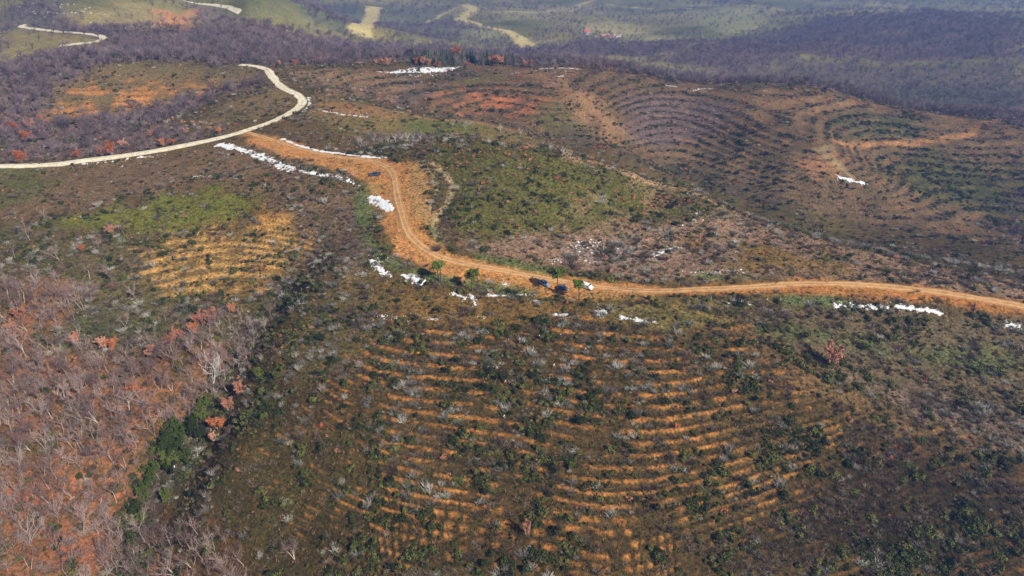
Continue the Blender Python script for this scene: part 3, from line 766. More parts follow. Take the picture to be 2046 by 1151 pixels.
def far_tree_mesh(seed, h, n, mat, leaf=None, nleaf=0, w=1.0, twigs=2):
    rng = np.random.default_rng(seed); A = Acc(); tips = []
    A.tube([(0, 0, -.6), (rng.normal() * .2, rng.normal() * .2, h * .45)], [.16, .10], 4)
    for k in range(n):
        a = rng.random() * 6.283; z0 = h * (.22 + .35 * rng.random()); el = .5 + .9 * rng.random()
        d = unit((math.cos(a), math.sin(a), el)); l = h * (.28 + .22 * rng.random())
        p0 = np.array((0, 0, z0)); p1 = p0 + d * l * .55; p2 = p1 + unit(d + rng.normal(size=3) * .3 + np.array((0, 0, .35))) * l * .55
        A.ribbon([p0, p1, p2], [.15 * w, .11 * w, .05 * w], unit(np.cross(d, rng.normal(size=3)))); tips += [p1, p2]
        for q in range(twigs):
            d2 = unit(d + rng.normal(size=3) * .6 + np.array((0, 0, .2))); A.ribbon([p1, p1 + d2 * l * .4], [.09 * w, .04 * w], unit(np.cross(d2, rng.normal(size=3)))); tips.append(p1 + d2 * l * .4)
    for k in range(nleaf):
        A.leaf(tips[rng.integers(0, len(tips))] + rng.normal(size=3) * .35, rng.normal(size=3) + np.array((0, 0, .6)), .55, rng, 1)
    return A.mesh('far_tree', [mat] + ([leaf] if leaf else []))

PROTO = {
    'green': [clump_shrub(100 + i, 170, .85, .8, 3 + i % 3, .20, M['shrubleaf'], M['plum'], 'green_shrub') for i in range(5)],
    'grey': [fan_shrub(200 + i, 85, 1.5, .95, .040, .3, 70, .6, .45, .17, [M['shrubtwig'], M['shrubleaf']], 'grey_shrub') for i in range(5)],
    'plum': [fan_shrub(300 + i, 70, 1.1, 1.2, .045, .3, 26, .6, .35, .15, [M['plum'], M['shrubleaf']], 'plum_shrub') for i in range(5)],
    'russet': [clump_shrub(400 + i, 130, .8, .95, 3, .17, M['russet'] if i % 2 else M['pinkish'], M['twig'], 'russet_shrub') for i in range(4)],
    'tuft': [tuft_mesh(500 + i, 15, .45, .4) for i in range(4)],
    'wood': [far_tree_mesh(600 + i, 8.0 + i * .6, 26, M['far_twig']) for i in range(5)],
}

# ------------------------------------------------------------------ scattering
def in_frame(x, y, z, mx=60, my=60):
    dep = y * CP - (z - CAM_Z) * SP
    px = 1023 + FPX * x / dep; py = 575.5 - FPX * (y * SP + (z - CAM_Z) * CP) / dep
    return (px > -mx) & (px < 2046 + mx) & (py > -my) & (py < 1151 + my), dep, px, py

def sight(x, y, z):
    """is the point seen over the land in front of it"""
    r = np.hypot(x, y); ok = np.ones(len(x), bool)
    for f in np.linspace(.3, .985, 60):
        ok &= gz(x * f, y * f) < CAM_Z + (z - CAM_Z) * f
    return ok

def scatter(kind, r0, r1, n, rng, dmul=1.0, half=50):
    az = rng.uniform(rad(-half), rad(half), n); r = np.sqrt(rng.uniform(r0 * r0, r1 * r1, n))
    x, y = r * np.sin(az), r * np.cos(az)
    d = gnear(DENS[kind], x, y) * dmul
    if kind in ('green', 'grey', 'plum', 'russet'):      # plants stand in clumps
        sd = sum(map(ord, kind)); cl = fbm(x / 7.5, y / 7.5, sd, 2) + .5 * vnoise(x / 2.8, y / 2.8, sd + 3)
        d = d * (.12 + 2.3 * sstep(-.05, .45, cl))
    keep = rng.random(n) < d
    x, y = x[keep], y[keep]; z = gz(x, y)
    k, dep, px, py = in_frame(x, y, z, 120, 90)
    return x[k], y[k], z[k]

def instancer(name, x, y, z, scale, rot, idx, protos, label, cat, mats=None, tilt=.12):
    """one mass of small plants: geometry-node instances on points"""
    me = bpy.data.meshes.new(name); n = len(x)
    me.vertices.add(n); me.vertices.foreach_set('co', np.stack([x, y, z], -1).astype(np.float32).ravel())
    me.attributes.new('psc', 'FLOAT_VECTOR', 'POINT').data.foreach_set('vector', np.asarray(scale, np.float32).ravel())
    rr = np.stack([RNG.normal(0, tilt, n), RNG.normal(0, tilt, n), rot], -1)
    me.attributes.new('prot', 'FLOAT_VECTOR', 'POINT').data.foreach_set('vector', rr.astype(np.float32).ravel())
    me.attributes.new('pidx', 'INT', 'POINT').data.foreach_set('value', idx.astype(np.int32))
    o = link(name, me)
    ng = bpy.data.node_groups.new(name + '_scatter', 'GeometryNodeTree')
    ng.interface.new_socket('Geometry', in_out='INPUT', socket_type='NodeSocketGeometry'); ng.interface.new_socket('Geometry', in_out='OUTPUT', socket_type='NodeSocketGeometry')
    gi = ng.nodes.new('NodeGroupInput'); go = ng.nodes.new('NodeGroupOutput'); ip = ng.nodes.new('GeometryNodeInstanceOnPoints'); jn = ng.nodes.new('GeometryNodeJoinGeometry')
    for pm in protos[::-1]:
        po = bpy.data.objects.new('plant_shape', pm); oi = ng.nodes.new('GeometryNodeObjectInfo'); oi.inputs['Object'].default_value = po; oi.inputs['As Instance'].default_value = True
        ng.links.new(oi.outputs['Geometry'], jn.inputs[0])
    ip.inputs['Pick Instance'].default_value = True
    ng.links.new(gi.outputs[0], ip.inputs['Points']); ng.links.new(jn.outputs[0], ip.inputs['Instance'])
    for nm, tp, sk in (('pidx', 'INT', 'Instance Index'), ('prot', 'FLOAT_VECTOR', 'Rotation'), ('psc', 'FLOAT_VECTOR', 'Scale')):
        na = ng.nodes.new('GeometryNodeInputNamedAttribute'); na.data_type = tp; na.inputs['Name'].default_value = nm
        ng.links.new(na.outputs['Attribute'], ip.inputs[sk])
    ng.links.new(ip.outputs[0], go.inputs[0])
    md = o.modifiers.new('scatter', 'NODES'); md.node_group = ng
    tag(o, label, cat, kind='stuff'); return o

def clumpy(n, rng, lo, hi, p=2.9):
    return lo + (hi - lo) * rng.random(n) ** p

RS = np.random.default_rng(99)
def zone(px, py):
    if py < 150: return 'on the far crest'
    if px > 600 and py < 300 and not (880 < px < 1100 and py > 282): return 'on the terraced hill across the valley, ' + ('left part' if px < 1150 else 'middle part' if px < 1600 else 'right part')
    if px < 600 and py < 270: return 'on the hill above the gravel road'
    if px < 720 and py < 430: return 'on the brown slope below the gravel road'
    if 1480 < px and py < 440: return 'on the terraced hill across the valley, lower part'
    if 850 < px < 1480 and py < 470: return 'on the green knoll above the track'
    if px > 900 and py < 560: return 'on the mauve ridge above the track'
    if px < 630 and py < 600: return 'in the tan clearing on the left' if px > 280 else 'on the dark slope above the left wood'
    if px < 480 and py > 600: return 'under the bare oaks of the left wood' if px < 300 else 'in or beside the ravine'
    if px < 850 and py < 600: return 'in the brush left of the track bend'
    if px > 1500 and py < 640 + (px - 1500) * .42: return 'in the hollow on the right'
    side = 'far left' if px < 650 else 'left' if px < 850 else 'left of centre' if px < 980 else 'centre' if px < 1110 else 'right of centre' if px < 1300 else 'right' if px < 1500 else 'well to the right' if px < 1720 else 'right end' if px < 1880 else 'far right corner'
    row = 'just below the parked cars and pines' if py < 660 else 'on the top terraces' if py < 740 else 'on the upper terraces' if py < 830 else 'on the middle terraces' if py < 930 else 'on the lower terraces' if py < 1040 else 'along the bottom edge'
    return row + ', ' + side
SINGLE = {   # kind: object name, group, label, category
    'green': ('green_shrub', 'dark green shrubs on the near slopes', 'dark green shrub', 'shrub'),
    'grey': ('grey_shrub', 'grey stemmed shrubs on the near slopes', 'grey fan stemmed shrub', 'shrub'),
    'plum': ('brown_shrub', 'leafless brown shrubs on the near slopes', 'leafless brown shrub', 'shrub'),
    'russet': ('russet_shrub', 'russet leaved shrubs on the slopes', 'russet leaved shrub', 'shrub'),
}
def spread_kind(kind, near_n, mid_n, near_size, mid_size, near_mul, mid_mul):
    x, y, z = scatter(kind, 95, 345, near_n, RS, near_mul); s = clumpy(len(x), RS, *near_size)
    x2, y2, z2 = scatter(kind, 345, 680, mid_n, RS, mid_mul, 42); s2 = clumpy(len(x2), RS, *mid_size)
    x = np.r_[x, x2]; y = np.r_[y, y2]; z = np.r_[z, z2]; s = np.r_[s, s2]
    sc = np.stack([s * RS.uniform(.8, 1.3, len(s)), s * RS.uniform(.8, 1.3, len(s)), s * RS.uniform(.7, 1.2, len(s))], -1)
    rot = RS.uniform(0, 6.283, len(s)); protos = PROTO[kind]; idx = RS.integers(0, len(protos), len(s))
    inside, dep, px, py = in_frame(x, y, z, -8, -8)
    rank = np.where(inside, s / dep, 0); order = np.argsort(-rank)[:420]
    order = order[sight(x[order], y[order], z[order] + .8)][:290]
    nm, grp, lab, cat = SINGLE[kind]
    for i in order:
        o = link(nm, protos[idx[i]]); o.location = (x[i], y[i], z[i]); o.scale = sc[i]; o.rotation_euler = (RS.normal(0, .1), RS.normal(0, .1), rot[i])
        tag(o, ('large ' if s[i] > 1.25 else 'medium ' if s[i] > .95 else 'small ') + lab + ' ' + zone(px[i], py[i]), cat, grp)
    rest = np.ones(len(x), bool); rest[order] = False
    instancer(nm.replace('shrub', 'scrub'), x[rest], y[rest], z[rest], sc[rest], rot[rest], idx[rest], protos, 'mass of ' + lab.replace(' shrub', '') + ' scrub over the hills', 'scrub')
    print(kind, len(x))
spread_kind('green', 130000, 150000, (.5, 1.9), (.7, 1.8), .38, .30)
spread_kind('grey', 95000, 110000, (.5, 1.8), (.6, 1.4), .34, .18)
spread_kind('plum', 130000, 170000, (.5, 1.8), (.7, 1.8), .42, .32)
spread_kind('russet', 60000, 90000, (.5, 1.3), (.7, 1.6), .30, .30)

x, y, z = scatter('tuft', 95, 330, 190000, RS, .6)
s = clumpy(len(x), RS, .45, 1.9, 2.0)
instancer('dry_grass', x, y, z, np.repeat(s[:, None], 3, 1), RS.uniform(0, 6.283, len(x)), RS.integers(0, 4, len(x)), PROTO['tuft'], 'tufts of dry grass over the near slopes', 'grass')
print('tuft', len(x))
TH = [far_tree_mesh(650 + i, 6.5, 34, M['twig'], w=.42, twigs=5) for i in range(4)]
x, y, z = scatter('leaf', 95, 330, 60000, RS, .065)
s = RS.uniform(.45, 1.0, len(x))
instancer('oak_thicket', x, y, z, np.stack([s * 1.1, s * 1.1, s], -1), RS.uniform(0, 6.283, len(x)), RS.integers(0, 4, len(x)), TH, 'thicket of slender bare saplings filling the left wood', 'thicket', tilt=.12)
print('thicket', len(x))
parts_x = []
for r0, r1, nn, mul in ((330, 700, 60000, .30), (700, 1500, 70000, .42), (1500, 2700, 45000, .5)):
    x, y, z = scatter('wood', r0, r1, nn, RS, mul, 40); parts_x.append((x, y, z))
x, y, z = (np.concatenate([p[k] for p in parts_x]) for k in range(3))
rr_ = np.hypot(x, y)
s = RS.uniform(.55, 1.15, len(x)) * np.where(rr_ < 480, .62, np.where(rr_ < 700, .9, 1.0)) * (1 + .5 * sstep(1200, 2200, rr_))
instancer('far_wood', x, y, z, np.stack([s * 1.15, s * 1.15, s], -1), RS.uniform(0, 6.283, len(x)), RS.integers(0, 5, len(x)), PROTO['wood'], 'leafless purple grey woods covering the hills behind', 'woods', tilt=.04)
print('wood', len(x))
# ------------------------------------------------------------------ snow left in the lee of the track and on the crests
CRUMBS = []
def snow_patch(label, shape, line_w=None, amp=.9, grow=0.0, scale=1.7, group=None):
    q = hits(shape); r = np.exp(q[:, 1]).mean(); cell = max(.28, r / 900)
    P0 = xy(q); pad = (line_w or 0) + 2.0
    x0, y0 = P0.min(0) - pad; x1, y1 = P0.max(0) + pad
    nx, ny = int((x1 - x0) / cell) + 2, int((y1 - y0) / cell) + 2
    X, Y = np.meshgrid(np.linspace(x0, x1, nx), np.linspace(y0, y1, ny), indexing='ij')
    if line_w is None: sd = poly_sd(X, Y, P0)
    else: sd = line_w - line_d(X, Y, spline(P0, 6))
    f = sd + grow + amp * (fbm(X / scale, Y / scale, 77, 4, .7) * 1.9 - .25)
    h = np.clip(f * .22, -.30, .24)
    Zs = gz(X, Y) + h
    keep = (np.maximum.reduce([h[:-1, :-1], h[1:, :-1], h[:-1, 1:], h[1:, 1:]]) > -.06)
    ii, jj = np.nonzero(keep)
    if len(ii) == 0: return
    quads = np.stack([ii * ny + jj, (ii + 1) * ny + jj, (ii + 1) * ny + jj + 1, ii * ny + jj + 1], -1)
    used, inv = np.unique(quads, return_inverse=True)
    v = np.stack([X.ravel()[used], Y.ravel()[used], Zs.ravel()[used]], -1)
    o = link('snow_patch', mesh_from('snow_patch', v, inv.reshape(quads.shape), M['snow'], True))
    tag(o, label, 'snow', group or 'snow patches left on the hills')
    edge = np.nonzero((h > -.2) & (h < -.02)); k = np.random.default_rng(len(used)).permutation(len(edge[0]))[:26]
    CRUMBS.extend(zip(X[edge][k], Y[edge][k], np.full(len(k), cell)))
for a in [
    ('long white snow strip below the upper dirt track, widest of all', [(438,288),(480,298),(520,312),(548,326),(580,338)], 2.3, 1.5),
    ('broken snow strip leading down to the dark pickup', [(585,339),(630,346),(680,357),(712,370)], 1.2, 1.5),
    ('narrow snow strip along the upper edge of the dirt track', [(566,279),(600,292),(640,302),(690,308),(768,315)], 1.2, 1.2),
    ('oval snow patch inside the bend of the dirt track', [(733,391),(757,391),(786,408),(786,421),(770,425),(752,411),(735,403)], None, 1.0),
    ('ragged snow band on the grass below the track bend', [(738,520),(757,537),(780,553)], 1.3, 1.2),
    ('snow patch beside the shadow of the leftmost pine', [(798,549),(830,548),(852,562),(848,574),(826,567),(806,557)], None, 1.0),
    ('short snow patch between the two left pines', [(903,583),(915,587),(928,594)], .8, .8),
    ('small upright snow streak at the foot of the second pine', [(940,588),(945,598),(950,607)], .55, .6),
    ('thin broken snow line beside the dark fence posts', [(978,588),(1010,590),(1040,588),(1068,588)], .6, .9),
    ('small snow patch under the fence posts', [(1067,601),(1077,605)], .6, .5),
    ('tiny snow lump on the grass by the track', [(1008,568),(1011,568)], .4, .3),
    ('small ragged snow patch above the first planted row', [(1108,628),(1122,631),(1132,631)], .7, .9),
    ('compact bright snow patch below the white van', [(1190,622),(1205,617),(1213,622),(1212,631),(1198,637),(1188,632)], None, .8),
    ('jagged snow patch on the spur right of the van', [(1241,634),(1258,638),(1276,640)], .9, 1.1),
    ('small smooth snow patch at the end of the jagged one', [(1292,641),(1306,644)], .55, .5),
    ('wide snow patch below the track on the right', [(1670,610),(1710,611),(1746,613)], 1.1, 1.1),
    ('long thin snow strip at the right below the track', [(1784,612),(1830,617),(1882,626)], 1.0, 1.2),
    ('little snow patch between the two right snow strips', [(1763,613),(1773,613)], .7, .6),
    ('small snow patch at the right edge below the track', [(2008,648),(2034,652)], .8, .8),
    ('snow fragments round the dark bush right of the track', [(1456,606),(1480,601),(1512,615)], .25, 1.1),
    ('lone snow patch on the mauve ridge above the track', [(1303,511),(1325,503),(1347,496)], 1.6, 1.5),
    ('broad snow field on the crest of the hill across the valley', [(756,144),(800,138),(860,132),(925,131),(900,138),(850,143),(800,144)], None, 2.2),
    ('thin snow line on the crest right of the broad snow field', [(1080,136),(1120,134),(1156,134)], .9, 1.0),
    ('small snow patch under the thin crest snow line', [(1112,151),(1124,150)], .9, .9),
    ('small snow streak on the far crest', [(1335,167),(1358,169)], .6, .8),
    ('broken snow on the crest of the terraced hill', [(1386,174),(1400,171),(1422,171)], .6, 1.2),
    ('snow strip at the end of the old hillside track', [(1674,350),(1700,354),(1728,358)], .9, .9),
    ('snow patch on the saddle at the far right', [(2012,230),(2030,232),(2050,236)], 1.6, 1.4),
    ('snow bank along the lane at the far left', [(0,140),(60,130),(110,121),(140,118)], .9, 1.1),
    ('snow fragments on the brown spur behind the road bend', [(645,222),(680,226),(735,231)], .8, 1.4),
    ('snow scraps along the lower edge of the gravel road', [(150,328),(210,321),(270,313),(330,305)], .05, 1.2),
    ('snow scraps on the brown slope left of the pickup', [(380,351),(420,353)], .15, 1.1),
    ('snow scraps on the left of the first planted row', [(738,626),(775,632),(818,641)], .0, 1.0),
    ('snow caught in a grey shrub above the planted rows', [(852,634),(872,637)], .3, 1.0),
    ('snow edge along the outside of the gravel bend', [(606,222),(618,208),(616,196)], .5, 1.1),
    ('snow scraps at the foot of the mauve ridge', [(1380,545),(1440,541),(1510,545)], -.1, 1.2),
    ('snow scraps among grey twigs above the track', [(1080,521),(1130,518),(1190,524)], -.1, 1.2),
]:
    snow_patch(a[0], a[1], a[2], a[3])
def flecks():
    rng = np.random.default_rng(5); A = Acc(); spots = [(a, b, c * .9) for a, b, c in CRUMBS]
    for (px, py, wx, wy, n, s) in [(1180,492,45,14,70,.55),(1130,520,50,10,40,.4),(1440,542,70,6,25,.45),(1390,440,40,12,10,.6),(200,318,90,8,40,.45),(700,225,40,6,20,.5),
                                   (850,146,90,6,40,.8),(1100,140,80,6,30,.7),(2025,232,25,8,25,.8),(100,125,60,10,40,.6),(120,25,110,18,50,1.2),(1390,12,50,6,30,2.2),(1960,14,80,7,70,1.6),
                                   (780,630,50,10,24,.3),(960,632,14,4,12,.3),(1500,606,40,8,30,.35),(640,345,70,10,40,.35),(760,520,30,14,30,.3),(1000,45,220,30,40,2.2),(620,200,20,16,24,.4),(1250,620,60,14,24,.25),
                                   (345,930,14,6,6,.35),(340,1065,14,5,6,.35),(950,785,250,120,14,.2),(1300,650,90,10,14,.22)]:
        for k in range(n):
            spots.append((*xy(np.array(hit(px + rng.normal() * wx * .5, py + rng.normal() * wy * .5))), s))
    for k in range(len(spots)):
        if 1:
            p = spots[k]; s = p[2]
            z = float(gz(p[0], p[1])); r = s * (.4 + rng.random()); b = len(A.v); e = .5 + .5 * rng.random(); th = rng.random() * 3
            A.v.append(np.array((p[0], p[1], z + .16 * r + .03)))
            for j in range(7):
                t = 6.283 * j / 7; q2 = r * (.6 + .6 * rng.random()); xx, yy = q2 * math.cos(t), q2 * e * math.sin(t)
                X = p[0] + xx * math.cos(th) - yy * math.sin(th); Y = p[1] + xx * math.sin(th) + yy * math.cos(th)
                A.v.append(np.array((X, Y, float(gz(X, Y)) - .03)))
            for j in range(7): A.f.append((b, b + 1 + j, b + 1 + (j + 1) % 7)); A.m.append(0)
    o = link('snow_flecks', A.mesh('snow_flecks', [M['snow']])); tag(o, 'scattered crumbs of old snow on the slopes', 'snow', kind='stuff')
flecks()

# ------------------------------------------------------------------ trees
def place_tree(name, meshes, px, py, label, group, cat='tree', scale=1.0, rot=None, world=None, lean=0):
    p = at(px, py) if world is None else world
    e = link(name, None); e.location = p; s = scale
    e.scale = (s * random.uniform(.92, 1.1), s * random.uniform(.92, 1.1), s); e.rotation_euler = (lean * random.uniform(-1, 1), lean * random.uniform(-1, 1), random.uniform(0, 6.283) if rot is None else rot)
    link('trunk', meshes[0], e); link('crown', meshes[1], e)
    return tag(e, label, cat, group)

BARE = [bare_tree_meshes(10 + i, h=8.2 + .5 * i, stems=(1, 2, 3, 1, 2, 1, 3, 2)[i], spread=.75, mats=[M['bark'], M['twig']]) for i in range(8)]
RUSS = [bare_tree_meshes(30 + i, h=6.2, stems=(2, 1, 3, 2)[i], spread=.8, leafy=1300, leaf_size=.30, mats=[M['bark'], M['twig'], (M['russet'], M['pinkish'])[i % 2]], dens=.6) for i in range(4)]
SILV = bare_tree_meshes(50, h=10.5, stems=2, spread=1.1, mats=[M['silver'], M['silver']], wr=1.2)
SILV2 = bare_tree_meshes(51, h=6.5, stems=1, spread=.6, mats=[M['silver'], M['silver']], wr=1.1)
EVER = [bare_tree_meshes(60 + i, h=7.0, stems=2, spread=.9, leafy=2600, leaf_size=.34, mats=[M['bark'], M['twig'], M['evergreen']], dens=.6) for i in range(3)]

# the wood of bare oaks on the left slope
WOOD = [(-60,640),(0,600),(110,560),(190,600),(120,660),(170,700),(330,690),(400,655),(500,640),(545,640),(500,720),(455,790),(400,850),(345,850),(320,900),(280,960),(240,1000),(240,1060),(330,1080),(430,1060),(490,1100),(500,1180),(-60,1180)]
wq = xy(hits(densify(np.array(WOOD, float), 90))); rngw = np.random.default_rng(4)
TAKEN = []
def free(p, d):
    for t in TAKEN:
        if (t[0] - p[0]) ** 2 + (t[1] - p[1]) ** 2 < d * d: return False
    TAKEN.append((p[0], p[1])); return True
def label_bare(px, py, look):
    row = ('top edge of the left wood' if py < 690 else 'upper left wood' if py < 800 else 'middle of the left wood' if py < 930 else 'lower left wood' if py < 1050 else 'bottom of the left wood')
    side = ('by the picture edge' if px < 90 else 'on russet leaf litter' if px < 230 else 'nearer the ravine')
    return '%s in the %s, %s' % (look, row.replace('top edge', 'top fringe'), side)
# evergreen trees in the ravine
for px, py, s in [(415,812,.75),(385,850,.8),(345,860,.85),(335,885,.9),(365,880,.95),(350,905,1.0),(330,925,.95),(320,945,.9),(372,908,.75),(395,868,.7),(345,940,.8),(285,990,.7),(330,990,.6),(285,1030,.6),(270,1060,.55),(400,835,.6),(310,965,.75),(300,975,.7),(278,1010,.65),(265,1085,.5),(355,870,.7),(318,905,.7)]:
    p = at(px, py + 12); TAKEN.append((p.x, p.y))
    place_tree('evergreen_tree', EVER[random.randint(0, 2)], px, py + 12, ('taller ' if s > .85 else 'middling ' if s > .68 else 'low ') + 'green leafy tree in the ravine, ' + ('upper end of the dark green clump' if py < 860 else 'heart of the dark green clump' if py < 950 else 'below the dark green clump'), 'evergreen trees in the ravine', scale=s)
# trees that kept their russet leaves
for px, py, s, lab in [(46,327,1.15,'russet oak standing on the gravel road at far left'),(152,312,.7,'small russet oak beside the gravel road near its left end'),(205,311,.9,'bright orange oak by the gravel road, left of a close pair'),(226,309,1.1,'bright orange oak by the gravel road, right of a close pair'),(250,292,.9,'faded russet oak behind the roadside pair'),
                       (322,290,.7,'pale russet oak above the gravel road'),(345,286,.5,'tiny russet oak above the gravel road'),(300,270,.6,'faded red tree in the roadside wood'),(372,264,.6,'faded red tree near the brown slope edge'),(440,268,.6,'russet bush tree where road and brown slope meet'),
                       (30,262,1.1,'dark red oak in the far left wood, leftmost'),(62,262,1.2,'dark red oak in the far left wood, second'),(55,285,1.1,'large rust red oak below the red pair at far left'),(95,255,.8,'red oak at the right of the far left red group'),(80,240,.8,'red oak at the back of the far left red group'),
                       (386,672,.9,'orange oak on the ravine rim, second from the left'),(405,652,1.0,'tall orange oak at the top of the ravine rim'),(424,646,1.0,'rounded orange oak right of the tallest on the rim'),(358,680,.9,'orange oak on the ravine rim, leftmost'),(340,690,.7,'low faded oak at the left end of the rim group'),
                       (462,628,.7,'small orange oak at the right end of the rim group'),(305,712,.8,'faded salmon oak above the left wood'),(212,700,.8,'salmon oak at the upper edge of the left wood'),(225,702,.9,'orange oak at the upper edge of the left wood'),(150,690,.7,'pale salmon oak in the upper left wood'),
                       (476,790,.9,'pink grey oak at the ravine edge above the orange pair'),(457,822,.85,'orange oak at the ravine edge beside the green clump'),(437,858,.8,'tan oak leaning at the ravine edge'),(425,885,.65,'small tan oak lowest on the ravine edge'),(272,790,.7,'orange crowned oak amid bare trees'),
                       (45,640,.9,'rust oak near the left picture edge, upper'),(30,665,.8,'rust oak near the left picture edge, lower'),(165,505,.6,'thin russet oak above the left wood'),(225,470,.7,'faded russet oak on the green slope'),(1657,728,1.25,'lone russet oak in the hollow on the right'),
                       (1052,1072,.75,'slender faded red tree standing on the terraces in front')]:
    p = at(px, py); TAKEN.append((p.x, p.y))
    e = place_tree('russet_oak', RUSS[1 if 'slender' in lab else random.randint(0, 3)], px, py, lab, 'oaks holding russet leaves', scale=s * .95)
    if 'slender' in lab: e.scale = (.42, .42, .85)
place_tree('silver_tree', SILV, 425, 768, 'large silver white leafless tree at the ravine edge', None, scale=1.1, rot=1.0)
TAKEN.append(tuple(at(425, 768).xy))
place_tree('silver_tree', SILV2, 214, 120, 'small bleached white tree on the far left crest', None, scale=1.1)
for i, (px, py) in enumerate([(716,288),(722,288),(748,287),(762,286),(776,287),(790,286),(802,285),(815,284),(826,284),(840,283),(1085,296),(1100,302),(1125,312),(1140,318),(905,252),(930,258),(1000,268),(1040,276)]):
    place_tree('silver_tree', SILV2, px, py, 'thin white leafless tree in the gully behind the knoll' if px < 860 else 'thin white leafless tree along the valley foot behind the knoll', 'white leafless trees behind the knoll', scale=random.uniform(.55, .8))
nb = 0
for k in range(9000):
    a = rngw.random(2); p = wq.min(0) + (wq.max(0) - wq.min(0)) * a
    if poly_sd(np.array([p[0]]), np.array([p[1]]), wq)[0] < 0: continue
    if not free(p, 3.1): continue
    z = float(gz(p[0], p[1])); ok, dep, px, py = in_frame(np.array([p[0]]), np.array([p[1]]), np.array([z + 4]), 20, 40)
    if not ok[0]: continue
    bi = rngw.integers(0, 8); bs = rngw.uniform(.5, .95)
    place_tree('bare_oak', BARE[bi], 0, 0, label_bare(px[0], py[0], ('tall ' if bs > .75 else 'short ') + {1: 'single', 2: 'twin', 3: 'three'}[(1, 2, 3, 1, 2, 1, 3, 2)[bi]] + '-stemmed bare oak'), 'bare oaks of the left wood', scale=bs, world=Vector((p[0], p[1], z)), lean=.1)
    nb += 1
    if nb >= 285: break
print('bare trees', nb)
for px, py, s in [(90,445,.7),(160,480,.6),(200,500,.6),(250,470,.6),(265,545,.7),(225,560,.7),(180,560,.8),(250,650,.7),(195,590,.7),(150,640,.6),(275,600,.6),(330,640,.6),(215,640,.5),(300,520,.5),(120,520,.7),(60,480,.8),(70,560,.8),(30,520,.8),(110,600,.7)]:
    place_tree('bare_oak', BARE[random.randint(0, 7)], px, py, ('larger' if s > .65 else 'small') + ' bare oak alone on the dark slope, ' + ('by the left picture edge' if px < 115 else 'left of the tan clearing, high' if py < 530 else 'left of the tan clearing, low' if py < 620 else 'just above the left wood'), 'scattered bare oaks above the left wood', scale=s)
for px, py, s, lab in [(590,1118,.55,'dead slim tree standing alone on the lower spur'),(548,1098,.35,'short leafless sapling near the lower ravine'),(1048,1010,.4,'leafless sapling beside the faded red tree'),(738,860,.4,'grey leafless sapling on the upper left terraces')]:
    place_tree('bare_oak', BARE[random.randint(0, 7)], px, py, lab, None, scale=s)

# pines along the track
def pine_meshes(seed, h, r, twin=False, lean=(0, 0), bend=0):
    rng = np.random.default_rng(seed); T = Acc(); K = Acc(); tops = []
    for s in ((-.5, .5) if twin else (0,)):
        n = 8; pts = []
        for i in range(n + 1):
            f = i / n
            pts.append(np.array((s * (.3 + 1.1 * f) + lean[0] * f * h + bend * math.sin(f * 3.1) , lean[1] * f * h + s * .3 * f, -.5 + f * (h * .86 + .5))))
        T.tube(pts, list(np.linspace(.25, .11, n + 1)), 7); tops.append(pts)
    for k in range(26):
        pts = tops[k % len(tops)]; f = rng.integers(6, 9); p0 = pts[f]; a = rng.random() * 6.283
        d = unit((math.cos(a), math.sin(a), .02 + .38 * rng.random())); l = r * (.45 + .6 * rng.random())
        p1, r1, d1 = limb(rng, p0, d, l, .06, .02, 4, .18, .05)
        K.tube(p1, r1, 4, 0)
        for q in range(7):
            c = p1[rng.integers(2, 5)] + rng.normal(size=3) * np.array((.4, .4, .16)) + np.array((0, 0, .12)); cs = .26 + .28 * rng.random()
            for w in range(15):
                v = unit(rng.normal(size=3) + np.array((0, 0, .35))); K.leaf(c + v * cs * rng.random() ** .5, v + rng.normal(size=3) * .5, .27, rng, 1)
    return T.mesh('trunk', [M['pinebark']], True), K.mesh('crown', [M['pinebark'], M['pine']])
for px, py, h, r, tw, ln, bd, lab, rt in [(880,563,7.8,1.6,True,(-.06,0),.0,'leftmost pine by the track, with a forked trunk',0),(943,581,8.0,2.2,False,(-.01,0),.08,'flat topped pine, second from the left by the track',0),
                                          (1113,585,9.4,2.1,False,(.02,0),-.08,'tallest roadside pine, rising between the parked cars',0),(1157,600,8.0,1.55,False,(-.09,0),.25,'crooked pine in front of the white van',0)]:
    ms = pine_meshes(int(px), h * 1.1, r * 1.05, tw, ln, bd); e = place_tree('pine_tree', ms, px, py, lab, 'pines beside the dirt track', rot=rt)
# round grey bush at the inner bend
p = at(874, 502); o = link('bare_bush', fan_shrub(901, 190, 4.0, 1.25, .07, .35, 0, mats=[M['plum'], M['shrubleaf']], name='bare_bush')); o.location = p; tag(o, 'large round leafless bush casting shadow at the track bend', 'bush')
p = at(1480, 612); o = link('evergreen_bush', clump_shrub(902, 420, 2.6, 2.0, 6, .34, M['shrubleaf'], M['plum'], 'evergreen_bush')); o.location = p; tag(o, 'spreading dark bush with snow at its foot right of the track', 'bush')
for px, py, s, lab in [(1180,800,1.0,'tall bright green shrub in the middle of the terraces'),(1195,790,.9,'bright green shrub right of the tall one on the terraces'),(1160,850,.9,'green shrub on the orange bank in the middle terraces'),(520,750,1.3,'broad green bush near the ravine on the left of the spur'),(540,810,.8,'low green bush on the left of the spur'),(465,548,.9,'green bush at the lower edge of the tan clearing'),(1455,775,.8,'olive green bush on the right terraces'),(245,560,.9,'dark green bush left of the tan clearing'),(90,785,1.0,'dark evergreen bush inside the left wood'),(240,760,.9,'dark evergreen bush in the middle of the left wood')]:
    p = at(px, py); o = link('evergreen_bush', clump_shrub(int(px), 380, 1.7, 2.0, 5, .26, M['evergreen'], M['plum'], 'evergreen_bush')); o.location = p; o.scale = (s, s, s); tag(o, lab, 'bush')

